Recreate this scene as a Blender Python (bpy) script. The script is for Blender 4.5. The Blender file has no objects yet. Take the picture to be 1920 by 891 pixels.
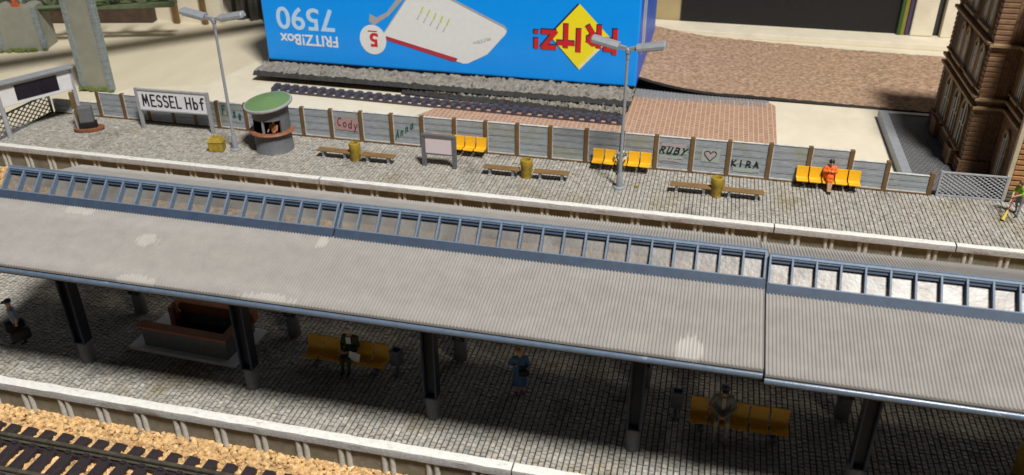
import bpy, bmesh, math, random
import numpy as np
from mathutils import Vector, Matrix
random.seed(7); rng = np.random.default_rng(7)
S = bpy.context.scene
C = S.collection
R = math.radians

# ------------------------------------------------------------------ camera
cam_d = bpy.data.cameras.new("camera"); cam = bpy.data.objects.new("camera", cam_d); C.objects.link(cam)
S.camera = cam
yaw, tilt, roll = R(-13.483), R(29.171), R(-.124)
fw = Vector((math.sin(yaw)*math.cos(tilt), math.cos(yaw)*math.cos(tilt), -math.sin(tilt)))
rt = Vector((math.cos(yaw), -math.sin(yaw), 0)); up = rt.cross(fw)
r2 = rt*math.cos(roll)+up*math.sin(roll); u2 = -rt*math.sin(roll)+up*math.cos(roll)
m3 = Matrix((r2, u2, -fw)).transposed()
cam.matrix_world = Matrix.Translation((0, 0, 17)) @ m3.to_4x4()
cam_d.sensor_width = 36; cam_d.lens = 1607.8/1920*36
cam_d.clip_start = .5; cam_d.clip_end = 600
cam_d.dof.use_dof = True; cam_d.dof.focus_distance = 31.0; cam_d.dof.aperture_fstop = .34
S.render.resolution_x = 1024; S.render.resolution_y = 475

# ------------------------------------------------------------------ light of the room
w = bpy.data.worlds.new("World"); S.world = w; w.use_nodes = True
nt = w.node_tree; bg = nt.nodes['Background']
tc = nt.nodes.new('ShaderNodeTexCoord')
dot = nt.nodes.new('ShaderNodeVectorMath'); dot.operation = 'DOT_PRODUCT'
dv = Vector((.42, .80, .42)).normalized(); dot.inputs[1].default_value = dv
nt.links.new(tc.outputs['Generated'], dot.inputs[0])
rmp = nt.nodes.new('ShaderNodeValToRGB')
rmp.color_ramp.elements[0].position = .88; rmp.color_ramp.elements[0].color = (.048, .046, .045, 1)
rmp.color_ramp.elements[1].position = 1.0; rmp.color_ramp.elements[1].color = (.6, .59, .60, 1)
nt.links.new(dot.outputs['Value'], rmp.inputs[0]); nt.links.new(rmp.outputs[0], bg.inputs[0])
bg.inputs[1].default_value = 1.0

def area(name, loc, target, size, power, col):
    l = bpy.data.lights.new(name, 'AREA'); l.shape = 'DISK'; l.size = size; l.energy = power; l.color = col
    o = bpy.data.objects.new(name, l); C.objects.link(o); o.location = loc
    o.rotation_euler = (Vector(target)-Vector(loc)).to_track_quat('-Z', 'Y').to_euler()
    return o
area('ceiling_lamp', (41, -27, 130), (-2, 24, 0), 25, 318000, (1, .97, .925))

S.view_settings.view_transform = 'Standard'; S.view_settings.look = 'None'
S.view_settings.exposure = 0; S.view_settings.gamma = 1

# ------------------------------------------------------------------ materials
def lin(c):
    return tuple(((x/255)/12.92 if x/255 <= .04045 else ((x/255+.055)/1.055)**2.4) for x in c)+(1,)
def mat(name, c1, c2=None, rough=.6, scale=3, bump=0, bscale=None, spec=.4, metal=0, pos=(.35, .65), stretch=(1, 1, 1), alpha=None, transm=0):
    m = bpy.data.materials.new(name); m.use_nodes = True; n = m.node_tree; b = n.nodes['Principled BSDF']
    b.inputs['Roughness'].default_value = rough; b.inputs['Metallic'].default_value = metal
    b.inputs['Specular IOR Level'].default_value = spec; b.inputs['Transmission Weight'].default_value = transm
    t = n.nodes.new('ShaderNodeTexCoord'); mp = n.nodes.new('ShaderNodeMapping'); mp.inputs['Scale'].default_value = stretch
    n.links.new(t.outputs['Object'], mp.inputs[0])
    c2 = c2 or tuple(x*.82 for x in c1[:3])
    no = n.nodes.new('ShaderNodeTexNoise'); no.inputs['Scale'].default_value = scale; no.inputs['Detail'].default_value = 6; no.inputs['Roughness'].default_value = .65
    n.links.new(mp.outputs[0], no.inputs['Vector'])
    cr = n.nodes.new('ShaderNodeValToRGB'); e = cr.color_ramp.elements
    e[0].position = pos[0]; e[1].position = pos[1]; e[0].color = tuple(c2[:3])+(1,); e[1].color = tuple(c1[:3])+(1,)
    n.links.new(no.outputs['Fac'], cr.inputs[0]); n.links.new(cr.outputs[0], b.inputs['Base Color'])
    if bump:
        nb = n.nodes.new('ShaderNodeTexNoise'); nb.inputs['Scale'].default_value = bscale or scale*4; nb.inputs['Detail'].default_value = 5
        n.links.new(mp.outputs[0], nb.inputs['Vector'])
        bp = n.nodes.new('ShaderNodeBump'); bp.inputs['Strength'].default_value = min(1, bump); bp.inputs['Distance'].default_value = .03*max(1, bump)
        n.links.new(nb.outputs['Fac'], bp.inputs['Height']); n.links.new(bp.outputs[0], b.inputs['Normal'])
    m['cr'] = cr.name
    return m
def wear(m, col, scale, lo, hi, stretch=(1, 1, 1), seed=0.0, strength=1.0):
    """worn / stained patches with a shape of their own mixed over the base colour"""
    n = m.node_tree; b = n.nodes['Principled BSDF']; l = b.inputs['Base Color'].links[0]; src = l.from_socket
    t = n.nodes.new('ShaderNodeTexCoord'); mp = n.nodes.new('ShaderNodeMapping'); mp.inputs['Scale'].default_value = stretch; mp.inputs['Location'].default_value = (seed, seed*1.7, 0)
    no = n.nodes.new('ShaderNodeTexNoise'); no.inputs['Scale'].default_value = scale; no.inputs['Detail'].default_value = 7; no.inputs['Roughness'].default_value = .6
    n.links.new(t.outputs['Object'], mp.inputs[0]); n.links.new(mp.outputs[0], no.inputs['Vector'])
    mr = n.nodes.new('ShaderNodeMapRange'); mr.inputs[1].default_value = lo; mr.inputs[2].default_value = hi; mr.inputs[4].default_value = strength
    n.links.new(no.outputs['Fac'], mr.inputs[0])
    mx = n.nodes.new('ShaderNodeMix'); mx.data_type = 'RGBA'; mx.inputs['B'].default_value = tuple(col[:3])+(1,)
    n.links.new(mr.outputs[0], mx.inputs['Factor']); n.links.new(src, mx.inputs['A']); n.links.new(mx.outputs['Result'], b.inputs['Base Color'])
    return m
def scuff(m, col, spots):
    n = m.node_tree; b = n.nodes['Principled BSDF']; src = b.inputs['Base Color'].links[0].from_socket
    g = n.nodes.new('ShaderNodeNewGeometry'); no = n.nodes.new('ShaderNodeTexNoise'); no.inputs['Scale'].default_value = 1; no.inputs['Detail'].default_value = 3
    mp = n.nodes.new('ShaderNodeMapping'); mp.inputs['Scale'].default_value = (16, .7, 1); n.links.new(g.outputs['Position'], mp.inputs[0]); n.links.new(mp.outputs[0], no.inputs['Vector'])
    sp = n.nodes.new('ShaderNodeSeparateXYZ'); n.links.new(g.outputs['Position'], sp.inputs[0])
    wv = n.nodes.new('ShaderNodeMath'); wv.operation = 'MULTIPLY'; wv.inputs[1].default_value = 2*math.pi/.088; n.links.new(sp.outputs[0], wv.inputs[0])
    cs = n.nodes.new('ShaderNodeMath'); cs.operation = 'COSINE'; n.links.new(wv.outputs[0], cs.inputs[0])
    rg_ = n.nodes.new('ShaderNodeMapRange'); rg_.inputs[1].default_value = -.4; rg_.inputs[2].default_value = .6; rg_.inputs[3].default_value = .25; n.links.new(cs.outputs[0], rg_.inputs[0])
    for (x, y, rx, ry) in spots:
        sb = n.nodes.new('ShaderNodeVectorMath'); sb.operation = 'SUBTRACT'; sb.inputs[1].default_value = (x, y, 0); n.links.new(g.outputs['Position'], sb.inputs[0])
        ml = n.nodes.new('ShaderNodeVectorMath'); ml.operation = 'MULTIPLY'; ml.inputs[1].default_value = (1/rx, 1/ry, 0); n.links.new(sb.outputs[0], ml.inputs[0])
        ln = n.nodes.new('ShaderNodeVectorMath'); ln.operation = 'LENGTH'; n.links.new(ml.outputs[0], ln.inputs[0])
        ad = n.nodes.new('ShaderNodeMath'); ad.operation = 'MULTIPLY_ADD'; ad.inputs[1].default_value = 1.6; n.links.new(no.outputs['Fac'], ad.inputs[0]); n.links.new(ln.outputs['Value'], ad.inputs[2])
        mr = n.nodes.new('ShaderNodeMapRange'); mr.inputs[1].default_value = 1.72; mr.inputs[2].default_value = 1.60; mr.inputs[3].default_value = 0; mr.inputs[4].default_value = .6; n.links.new(ad.outputs[0], mr.inputs[0])
        m2 = n.nodes.new('ShaderNodeMath'); m2.operation = 'MULTIPLY'; n.links.new(mr.outputs[0], m2.inputs[0]); n.links.new(rg_.outputs[0], m2.inputs[1]); mr = m2
        mx = n.nodes.new('ShaderNodeMix'); mx.data_type = 'RGBA'; mx.inputs['B'].default_value = tuple(col)+(1,); n.links.new(mr.outputs[0], mx.inputs['Factor']); n.links.new(src, mx.inputs['A']); src = mx.outputs['Result']
    n.links.new(src, b.inputs['Base Color']); return m
def attr_tint(m, name='tone'):
    n = m.node_tree; b = n.nodes['Principled BSDF']; src = b.inputs['Base Color'].links[0].from_socket
    a = n.nodes.new('ShaderNodeAttribute'); a.attribute_name = name
    mx = n.nodes.new('ShaderNodeMix'); mx.data_type = 'RGBA'; mx.blend_type = 'MULTIPLY'; mx.inputs['Factor'].default_value = 1
    n.links.new(src, mx.inputs['A']); n.links.new(a.outputs['Color'], mx.inputs['B']); n.links.new(mx.outputs['Result'], b.inputs['Base Color'])
    return m

M = {}
M['stone'] = attr_tint(wear(wear(mat('cobble_stone', (.49, .465, .415), (.30, .285, .25), .85, 9, .6, 40), (.30, .25, .15), .35, .56, .70, seed=3, strength=.75), (.13, .12, .10), .45, .56, .68, seed=11, strength=.6))
M['joint'] = mat('cobble_joint', (.035, .032, .028), (.02, .018, .016), .95, 8)
M['kerb'] = wear(wear(mat('white_painted_kerb', (.80, .79, .75), (.66, .65, .61), .7, 6, .7, 22), (.36, .34, .30), 5, .60, .72, (.3, 1, 1), 2, .8), (.30, .28, .24), .8, .62, .75, (.3, 1, 1), 9, .5)
M['kerbface'] = wear(mat('grey_kerb_face', (.44, .43, .42), (.33, .32, .31), .7, 9, .8, 26), (.27, .25, .21), 1.3, .6, .72, (.4, 1, 1), 7, .6)
M['pwall'] = wear(mat('platform_wall_grey', (.24, .225, .18), (.165, .15, .12), .6, 4, .3), (.12, .13, .06), 1.2, .5, .7, seed=4, strength=.6)
M['prib'] = mat('platform_rib_grey', (.58, .57, .53), (.40, .39, .35), .7, 8, .4)
M['roof'] = wear(wear(mat('corrugated_grey', (.305, .29, .272), (.265, .252, .235), .62, 2.2, .25, 60), (.62, .61, .57), 1.6, .70, .78, (1, .6, 1), 5, .5), (.56, .55, .52), 45, .72, .80, seed=8, strength=.35)
scuff(M['roof'], (.62, .61, .57), [(.25, 16.85, .34, .5), (-10.5, 16.6, .8, .25), (-14.4, 16.6, .7, .25), (-15.0, 18.2, .35, .3), (-17.9, 19.1, .6, .2), (-10.0, 19.0, .15, .3)])
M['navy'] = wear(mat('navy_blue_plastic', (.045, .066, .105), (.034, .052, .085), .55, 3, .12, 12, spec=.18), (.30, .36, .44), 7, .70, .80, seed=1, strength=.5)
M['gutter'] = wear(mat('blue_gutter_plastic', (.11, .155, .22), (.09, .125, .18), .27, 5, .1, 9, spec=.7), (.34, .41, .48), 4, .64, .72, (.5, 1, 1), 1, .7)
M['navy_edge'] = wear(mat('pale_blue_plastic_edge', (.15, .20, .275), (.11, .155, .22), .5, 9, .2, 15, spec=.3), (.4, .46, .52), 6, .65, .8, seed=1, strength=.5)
M['navy_dark'] = mat('dark_navy_plastic', (.018, .024, .036), (.012, .016, .026), .55, 3, .1, 9, spec=.2)
M['colgrey'] = mat('column_foot_grey', (.17, .175, .18), (.12, .125, .13), .6, 6, .3)
M['lgrey'] = wear(mat('light_grey_plastic', (.38, .39, .41), (.30, .31, .33), .45, 5, .15, 14), (.6, .6, .6), 12, .66, .8, strength=.5)
M['sgrey'] = mat('silver_grey_plastic', (.30, .32, .35), (.25, .27, .30), .42, 5, .15, 14)
M['dgrey'] = mat('slate_grey_plastic', (.15, .155, .165), (.12, .125, .135), .5, 5, .2, 16)
M['plank'] = wear(wear(wear(mat('weathered_grey_plank', (.40, .43, .46), (.27, .30, .33), .7, 2.2, .5, 12, stretch=(1, 1, 6)), (.30, .30, .20), .55, .5, .68, seed=2, strength=.65), (.64, .65, .66), 5, .60, .72, (.5, 1, 5), 4, .7), (.17, .20, .14), 1.1, .66, .76, seed=14, strength=.6)
M['plank_edge'] = wear(mat('whitened_plank_edge', (.72, .72, .70), (.5, .52, .53), .7, 4, .3), (.3, .31, .3), 3, .55, .7)
M['fpost'] = wear(mat('brown_painted_post', (.20, .115, .045), (.13, .075, .03), .6, 5, .4, 18, stretch=(1, 1, .4)), (.36, .26, .14), 6, .62, .74, seed=3, strength=.6)
M['yellow'] = mat('yellow_plastic', (.86, .47, .018), (.80, .41, .012), .38, 5, .1, 12, spec=.5)
M['ochre'] = wear(mat('ochre_painted_metal', (.42, .29, .035), (.28, .19, .02), .5, 6, .5, 14), (.14, .10, .02), 5, .6, .72, seed=1, strength=.7)
M['bwood'] = mat('bench_wood', (.30, .18, .07), (.17, .095, .035), .6, 3, .4, 12, stretch=(.6, 6, 6))
M['dark'] = mat('black_inside', (.012, .011, .010), (.008, .008, .008), .7)
M['screen'] = mat('dark_display', (.020, .014, .026), (.012, .010, .016), .35)
M['board'] = mat('pale_pink_paper', (.72, .62, .64), (.66, .57, .60), .7, 40)
M['white'] = mat('white_sign_face', (.80, .81, .84), (.72, .73, .76), .5, 8)
M['ink'] = mat('black_ink', (.012, .013, .02), (.02, .02, .03), .6)
M['teal'] = mat('dark_green_ink', (.02, .10, .08), (.03, .14, .11), .6)
M['pinkp'] = mat('faded_red_paint', (.50, .27, .26), (.40, .27, .28), .8, 4, stretch=(1, 1, 4))
M['pinkl'] = mat('faint_pink_paint', (.50, .34, .35), (.38, .39, .42), .8, 5, stretch=(1, 1, 8))
M['greenl'] = mat('faint_green_paint', (.36, .46, .33), (.37, .40, .42), .8, 5, stretch=(1, 1, 8))
M['maroon'] = mat('maroon_ink', (.10, .02, .04), (.14, .04, .06), .7)
M['kgreen'] = mat('green_roof_paint', (.155, .27, .115), (.13, .235, .095), .5, 9, .2, 40)
M['kbrown'] = mat('reddish_brown_counter', (.34, .135, .065), (.25, .095, .045), .5, 4, .3)
M['rust'] = mat('dark_red_brown_rim', (.36, .14, .065), (.27, .10, .045), .5, 4, .3)
M['plate'] = mat('pale_base_plate', (.74, .74, .74), (.66, .66, .67), .5)
M['cork'] = attr_tint(mat('cork_granules', (.82, .56, .27), (.42, .25, .11), .8, 6, .5, 30))
M['corkbase'] = wear(mat('cork_bed', (.40, .25, .11), (.18, .10, .04), .9, 6, 1, 12), (.2, .1, .05), 8, .55, .7)
M['sleeper'] = mat('dark_plum_sleeper', (.036, .028, .032), (.026, .02, .024), .5, 5, .4, 22)
M['rail'] = wear(mat('tarnished_rail', (.17, .155, .12), (.09, .082, .062), .4, 4, .2, metal=.5), (.4, .36, .26), 2.5, .66, .74, seed=3, strength=.7)
M['wood'] = wear(mat('pale_plywood', (.74, .665, .50), (.66, .59, .44), .6, .5, .1, 3, stretch=(1, .3, 1)), (.36, .28, .18), 1.7, .70, .78, seed=6, strength=.35)
wear(M['wood'], (.22, .17, .11), 1.9, .745, .765, seed=21, strength=.6)
M['card'] = mat('cream_board', (.78, .71, .56), (.72, .65, .50), .7, .8, .1, 5)
wear(M['card'], (.50, .44, .33), .35, .5, .7, (1, .4, 1), 4, .35); wear(M['card'], (.25, .2, .14), 1.5, .755, .77, seed=13, strength=.6)
M['tan'] = mat('tan_cardboard', (.46, .36, .19), (.41, .32, .165), .8, 1, .1, 8)
M['boxblue'] = mat('glossy_blue_card', (.0, .315, .97), (.0, .30, .95), .3, 1, .03, 2, spec=.5)
M['boxblue2'] = mat('glossy_deep_blue_card', (.012, .16, .85), (.012, .13, .75), .4, 1, .03, 2, spec=.25)
M['pwhite'] = mat('printed_white', (.78, .79, .80), (.74, .75, .76), .3)
M['pblue'] = mat('printed_pale_blue', (.50, .70, .92), (.48, .68, .90), .3)
M['pyel'] = mat('printed_yellow', (.92, .78, .02), (.90, .76, .02), .3)
M['pred'] = mat('printed_red', (.62, .02, .025), (.58, .02, .02), .3)
M['pdkred'] = mat('printed_crimson', (.48, .03, .06), (.42, .03, .05), .3)
M['pgrey'] = mat('printed_grey', (.40, .40, .41), (.36, .36, .37), .3)
M['pnavy'] = mat('printed_navy', (.01, .02, .07), (.01, .02, .06), .3)
M['plime'] = mat('printed_lime', (.55, .62, .10), (.5, .6, .1), .3)
M['foam'] = wear(wear(mat('grey_ballast_foam', (.31, .285, .245), (.17, .155, .13), .9, 3.5, 1.5, 6), (.40, .37, .32), 5, .58, .7), (.07, .062, .05), 4.5, .62, .72, seed=5)
M['foamside'] = mat('dark_foam_edge', (.05, .048, .045), (.03, .03, .03), .9, 3, .5)
M['plum'] = mat('plum_plastic', (.075, .066, .085), (.055, .048, .062), .45, 6, .2)
M['mat'] = wear(wear(mat('brown_scatter_mat', (.50, .335, .225), (.25, .16, .10), .95, 4.2, 1.2, 12, pos=(.38, .60)), (.16, .09, .06), 3.3, .63, .72, seed=5, strength=.8), (.56, .39, .29), 4.6, .6, .7, seed=9, strength=.6)
M['brickplate'] = None
M['greystone'] = mat('grey_sett_sheet', (.30, .30, .31), (.22, .22, .23), .7, 6, .5)
M['concrete'] = wear(wear(mat('grey_green_concrete', (.30, .30, .245), (.25, .25, .205), .8, .8, .3, 8), (.16, .20, .07), 1.2, .66, .80, seed=2, strength=.7), (.20, .20, .165), .9, .5, .75, seed=7, strength=.5)
M['edgeblue'] = mat('blue_grey_stone_edge', (.26, .29, .33), (.18, .22, .19), .8, 3, .4)
M['moss'] = mat('moss_green', (.14, .18, .04), (.09, .12, .03), .95, 5, 1)
M['steelgreen'] = mat('olive_green_girder', (.12, .16, .08), (.09, .12, .06), .6, 3)
M['orange'] = mat('red_orange_plastic', (.55, .11, .05), (.45, .09, .04), .5, 3)
M['glassd'] = mat('dark_window', (.02, .02, .02), (.012, .012, .012), .2)
M['wframe'] = mat('pale_window_frame', (.75, .75, .72), (.6, .6, .57), .6, 6)
M['seam'] = mat('dark_joint', (.02, .02, .02), (.015, .015, .015), .9)

def wavy_mat(name, brick, mortar, sx, sy, rough=.8, off=.5, mort=.03, bump=.6, rot=0, c2=None):
    m = mat(name, brick, c2, rough, 5); n = m.node_tree; b = n.nodes['Principled BSDF']; src = b.inputs['Base Color'].links[0].from_socket
    t = n.nodes.new('ShaderNodeTexCoord'); mp = n.nodes.new('ShaderNodeMapping'); mp.inputs['Rotation'].default_value = (0, 0, rot)
    n.links.new(t.outputs['Object'], mp.inputs[0])
    br = n.nodes.new('ShaderNodeTexBrick'); br.inputs['Scale'].default_value = 1; br.inputs['Brick Width'].default_value = sx; br.inputs['Row Height'].default_value = sy
    br.inputs['Mortar Size'].default_value = mort; br.inputs['Mortar Smooth'].default_value = .3; br.offset = off
    br.inputs['Color2'].default_value = (.78, .78, .78, 1); br.inputs['Color1'].default_value = (1, 1, 1, 1)
    n.links.new(mp.outputs[0], br.inputs['Vector'])
    mul = n.nodes.new('ShaderNodeMix'); mul.data_type = 'RGBA'; mul.blend_type = 'MULTIPLY'; mul.inputs['Factor'].default_value = 1
    n.links.new(src, mul.inputs['A']); n.links.new(br.outputs['Color'], mul.inputs['B'])
    mx = n.nodes.new('ShaderNodeMix'); mx.data_type = 'RGBA'; mx.inputs['B'].default_value = tuple(mortar)+(1,)
    n.links.new(mul.outputs['Result'], mx.inputs['A']); n.links.new(br.outputs['Fac'], mx.inputs['Factor']); n.links.new(mx.outputs['Result'], b.inputs['Base Color'])
    bp = n.nodes.new('ShaderNodeBump'); bp.inputs['Strength'].default_value = bump; bp.inputs['Distance'].default_value = .04; bp.invert = True
    n.links.new(br.outputs['Fac'], bp.inputs['Height']); n.links.new(bp.outputs[0], b.inputs['Normal'])
    return m
M['brickplate'] = wear(wear(wavy_mat('terracotta_sett_sheet', (.50, .29, .185), (.66, .50, .38), .34, .26, rot=R(90), mort=.022, bump=.5, c2=(.42, .24, .15)), (.66, .48, .36), 3, .6, .75, strength=.35), (.09, .07, .07), 2.4, .715, .74, (1.4, .6, 1), 5, .75)
M['slabsett'] = wavy_mat('slab_grey_setts', (.19, .19, .195), (.07, .07, .07), .2, .2, mort=.02, bump=.8)

def glass_mat():
    m = bpy.data.materials.new('frosted_pane'); m.use_nodes = True; n = m.node_tree; b = n.nodes['Principled BSDF']
    b.inputs['Base Color'].default_value = (.24, .23, .215, 1); b.inputs['Roughness'].default_value = .40; b.inputs['Specular IOR Level'].default_value = 1.0
    tr = n.nodes.new('ShaderNodeBsdfTransparent'); tr.inputs[0].default_value = (.84, .79, .73, 1)
    t = n.nodes.new('ShaderNodeTexCoord'); no = n.nodes.new('ShaderNodeTexNoise'); no.inputs['Scale'].default_value = 1.6; no.inputs['Detail'].default_value = 6
    n.links.new(t.outputs['Object'], no.inputs['Vector'])
    mr = n.nodes.new('ShaderNodeMapRange'); mr.inputs[1].default_value = .35; mr.inputs[2].default_value = .7; mr.inputs[3].default_value = .30; mr.inputs[4].default_value = .62
    n.links.new(no.outputs['Fac'], mr.inputs[0])
    mx = n.nodes.new('ShaderNodeMixShader'); n.links.new(mr.outputs[0], mx.inputs[0]); n.links.new(b.outputs[0], mx.inputs[1]); n.links.new(tr.outputs[0], mx.inputs[2])
    bp = n.nodes.new('ShaderNodeBump'); bp.inputs['Strength'].default_value = .35; bp.inputs['Distance'].default_value = .02
    n2 = n.nodes.new('ShaderNodeTexNoise'); n2.inputs['Scale'].default_value = 9; n2.inputs['Detail'].default_value = 4
    n.links.new(t.outputs['Object'], n2.inputs['Vector']); n.links.new(n2.outputs['Fac'], bp.inputs['Height']); n.links.new(bp.outputs[0], b.inputs['Normal'])
    n.links.new(mx.outputs[0], n.nodes['Material Output'].inputs[0]); return m
M['glass'] = glass_mat()

# ------------------------------------------------------------------ mesh helpers
class MB:
    def __init__(s): s.v = []; s.f = []; s.mi = []
    def add(s, vs, fs, T=None, mi=0):
        o = len(s.v)
        for p in vs:
            p = Vector(p); s.v.append(tuple(T @ p) if T else tuple(p))
        for f in fs: s.f.append(tuple(o+i for i in f)); s.mi.append(mi)
        return s
    def box(s, x0, x1, y0, y1, z0, z1, T=None, mi=0, b=0):
        if b > 0: return s.bbox(x0, x1, y0, y1, z0, z1, b, T, mi)
        vs = [(x0,y0,z0),(x1,y0,z0),(x1,y1,z0),(x0,y1,z0),(x0,y0,z1),(x1,y0,z1),(x1,y1,z1),(x0,y1,z1)]
        return s.add(vs, [(0,3,2,1),(4,5,6,7),(0,1,5,4),(1,2,6,5),(2,3,7,6),(3,0,4,7)], T, mi)
    def bbox(s, x0, x1, y0, y1, z0, z1, b, T=None, mi=0):
        bm = bmesh.new(); bmesh.ops.create_cube(bm, size=1)
        for v in bm.verts: v.co = Vector(((x0+x1)/2+v.co.x*(x1-x0), (y0+y1)/2+v.co.y*(y1-y0), (z0+z1)/2+v.co.z*(z1-z0)))
        bmesh.ops.bevel(bm, geom=list(bm.edges)+list(bm.verts), offset=b, segments=2, profile=.5, affect='EDGES', clamp_overlap=True)
        bm.verts.index_update(); s.add([v.co for v in bm.verts], [[v.index for v in f.verts] for f in bm.faces], T, mi); bm.free(); return s
    def prism(s, poly, y0, y1, T=None, mi=0):
        """poly in (x,z), extruded along y"""
        n = len(poly); vs = [(x, y0, z) for x, z in poly]+[(x, y1, z) for x, z in poly]
        fs = [tuple(range(n)), tuple(range(2*n-1, n-1, -1))]+[(i, i+n, (i+1) % n+n, (i+1) % n) for i in range(n)]
        return s.add(vs, fs, T, mi)
    def ext(s, prof, x0, x1, T=None, mi=0):
        """profile in (y,z), extruded along x"""
        n = len(prof); vs = [(x0, y, z) for y, z in prof]+[(x1, y, z) for y, z in prof]
        fs = [tuple(range(n)), tuple(range(2*n-1, n-1, -1))]+[(i, (i+1) % n, (i+1) % n+n, i+n) for i in range(n)]
        return s.add(vs, fs, T, mi)
    def lathe(s, prof, seg=24, T=None, mi=0, a0=0, a1=2*math.pi):
        full = abs(a1-a0-2*math.pi) < 1e-6; k = seg if full else seg+1; n = len(prof); vs = []
        for i in range(k):
            a = a0+(a1-a0)*i/seg
            for r, z in prof: vs.append((r*math.cos(a), r*math.sin(a), z))
        fs = []
        for i in range(seg):
            j = (i+1) % k
            for q in range(n-1): fs.append((i*n+q, j*n+q, j*n+q+1, i*n+q+1))
        return s.add(vs, fs, T, mi)
    def tube(s, pts, r, seg=8, T=None, mi=0):
        pts = [Vector(p) for p in pts]; vs = []; k = len(pts)
        rr = r if isinstance(r, (list, tuple)) else [r]*k
        for i, p in enumerate(pts):
            d = (pts[min(i+1, k-1)]-pts[max(i-1, 0)]).normalized()
            a = d.orthogonal().normalized() if abs(d.z) > .9 else d.cross(Vector((0, 0, 1))).normalized(); bb = d.cross(a)
            for q in range(seg):
                t = 2*math.pi*q/seg; vs.append(p+(a*math.cos(t)+bb*math.sin(t))*rr[i])
        fs = [(i*seg+q, i*seg+(q+1) % seg, (i+1)*seg+(q+1) % seg, (i+1)*seg+q) for i in range(k-1) for q in range(seg)]
        fs += [tuple(range(seg-1, -1, -1)), tuple((k-1)*seg+q for q in range(seg))]
        return s.add(vs, fs, T, mi)
    def bar(s, a, b, w, h, T=None, mi=0):
        a, b = Vector(a), Vector(b); d = (b-a); L = d.length; q = d.to_track_quat('X', 'Z').to_matrix().to_4x4(); X = Matrix.Translation(a) @ q
        return s.box(0, L, -w/2, w/2, -h/2, h/2, (T @ X) if T else X, mi)
    def build(s, name, m, parent=None, smooth=False, loc=None, angle=35):
        me = bpy.data.meshes.new(name); me.from_pydata(s.v, [], s.f)
        for x in (m if isinstance(m, (list, tuple)) else [m]): me.materials.append(x)
        me.polygons.foreach_set('material_index', s.mi)
        bm = bmesh.new(); bm.from_mesh(me); bmesh.ops.recalc_face_normals(bm, faces=bm.faces)
        if smooth:
            for f in bm.faces: f.smooth = True
            for e in bm.edges:
                if len(e.link_faces) == 2 and e.calc_face_angle(0) > R(angle): e.smooth = False
        bm.to_mesh(me); bm.free()
        o = bpy.data.objects.new(name, me); C.objects.link(o)
        if parent: o.parent = parent
        if loc: o.location = loc
        return o
def tag(o, label=None, cat=None, group=None, kind=None):
    if label: o['label'] = label
    if cat: o['category'] = cat
    if group: o['group'] = group
    if kind: o['kind'] = kind
    return o
def thing(name, loc, label, cat, group=None, rz=0, rx=0, ry=0):
    o = bpy.data.objects.new(name, None); C.objects.link(o); o.location = loc; o.rotation_euler = (rx, ry, rz); o.empty_display_size = .3
    return tag(o, label, cat, group)
def copy_tree(o, parent=None):
    c = o.copy(); C.objects.link(c); c.parent = parent
    for ch in list(o.children): copy_tree(ch, c)
    return c
def text_mesh(name, txt, size, m, parent, loc, rot, bold=.0, ext=.006, shear=0, sx=1, spacing=1, align='LEFT'):
    cu = bpy.data.curves.new(name, 'FONT'); cu.body = txt; cu.size = size; cu.extrude = ext; cu.offset = bold; cu.shear = shear; cu.space_character = spacing; cu.align_x = align
    cu.resolution_u = 4
    t = bpy.data.objects.new('tmp', cu); C.objects.link(t); bpy.context.view_layer.update()
    me = bpy.data.meshes.new_from_object(t.evaluated_get(bpy.context.evaluated_depsgraph_get())); bpy.data.objects.remove(t)
    me.materials.clear(); me.materials.append(m)
    if sx != 1:
        for v in me.vertices: v.co.x *= sx
    o = bpy.data.objects.new(name, me); C.objects.link(o); o.parent = parent; o.location = loc; o.rotation_euler = rot; return o
def ribbon(name, lines, wd, m, parent, loc, rot=(R(90), 0, 0), th=.008):
    """hand drawn strokes: lines in local (x,y), laid on the face"""
    b = MB()
    for ln in lines:
        for (ax, ay), (bx, by) in zip(ln[:-1], ln[1:]):
            d = Vector((bx-ax, by-ay)); L = d.length or 1e-4; d /= L; nn = Vector((-d.y, d.x))*wd/2; e = d*wd*.35
            q = [(ax-e.x+nn.x, ay-e.y+nn.y), (ax-e.x-nn.x, ay-e.y-nn.y), (bx+e.x-nn.x, by+e.y-nn.y), (bx+e.x+nn.x, by+e.y+nn.y)]
            z = random.uniform(0, .002)
            b.add([(x, y, z) for x, y in q]+[(x, y, th+z) for x, y in q], [(0,1,2,3),(7,6,5,4),(0,4,5,1),(1,5,6,2),(2,6,7,3),(3,7,4,0)])
    o = b.build(name, m, parent); o.location = loc; o.rotation_euler = rot; return o
def arc(cx, cy, rx, ry, a0, a1, n=8): return [(cx+rx*math.cos(R(a0+(a1-a0)*i/n)), cy+ry*math.sin(R(a0+(a1-a0)*i/n))) for i in range(n+1)]
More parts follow.
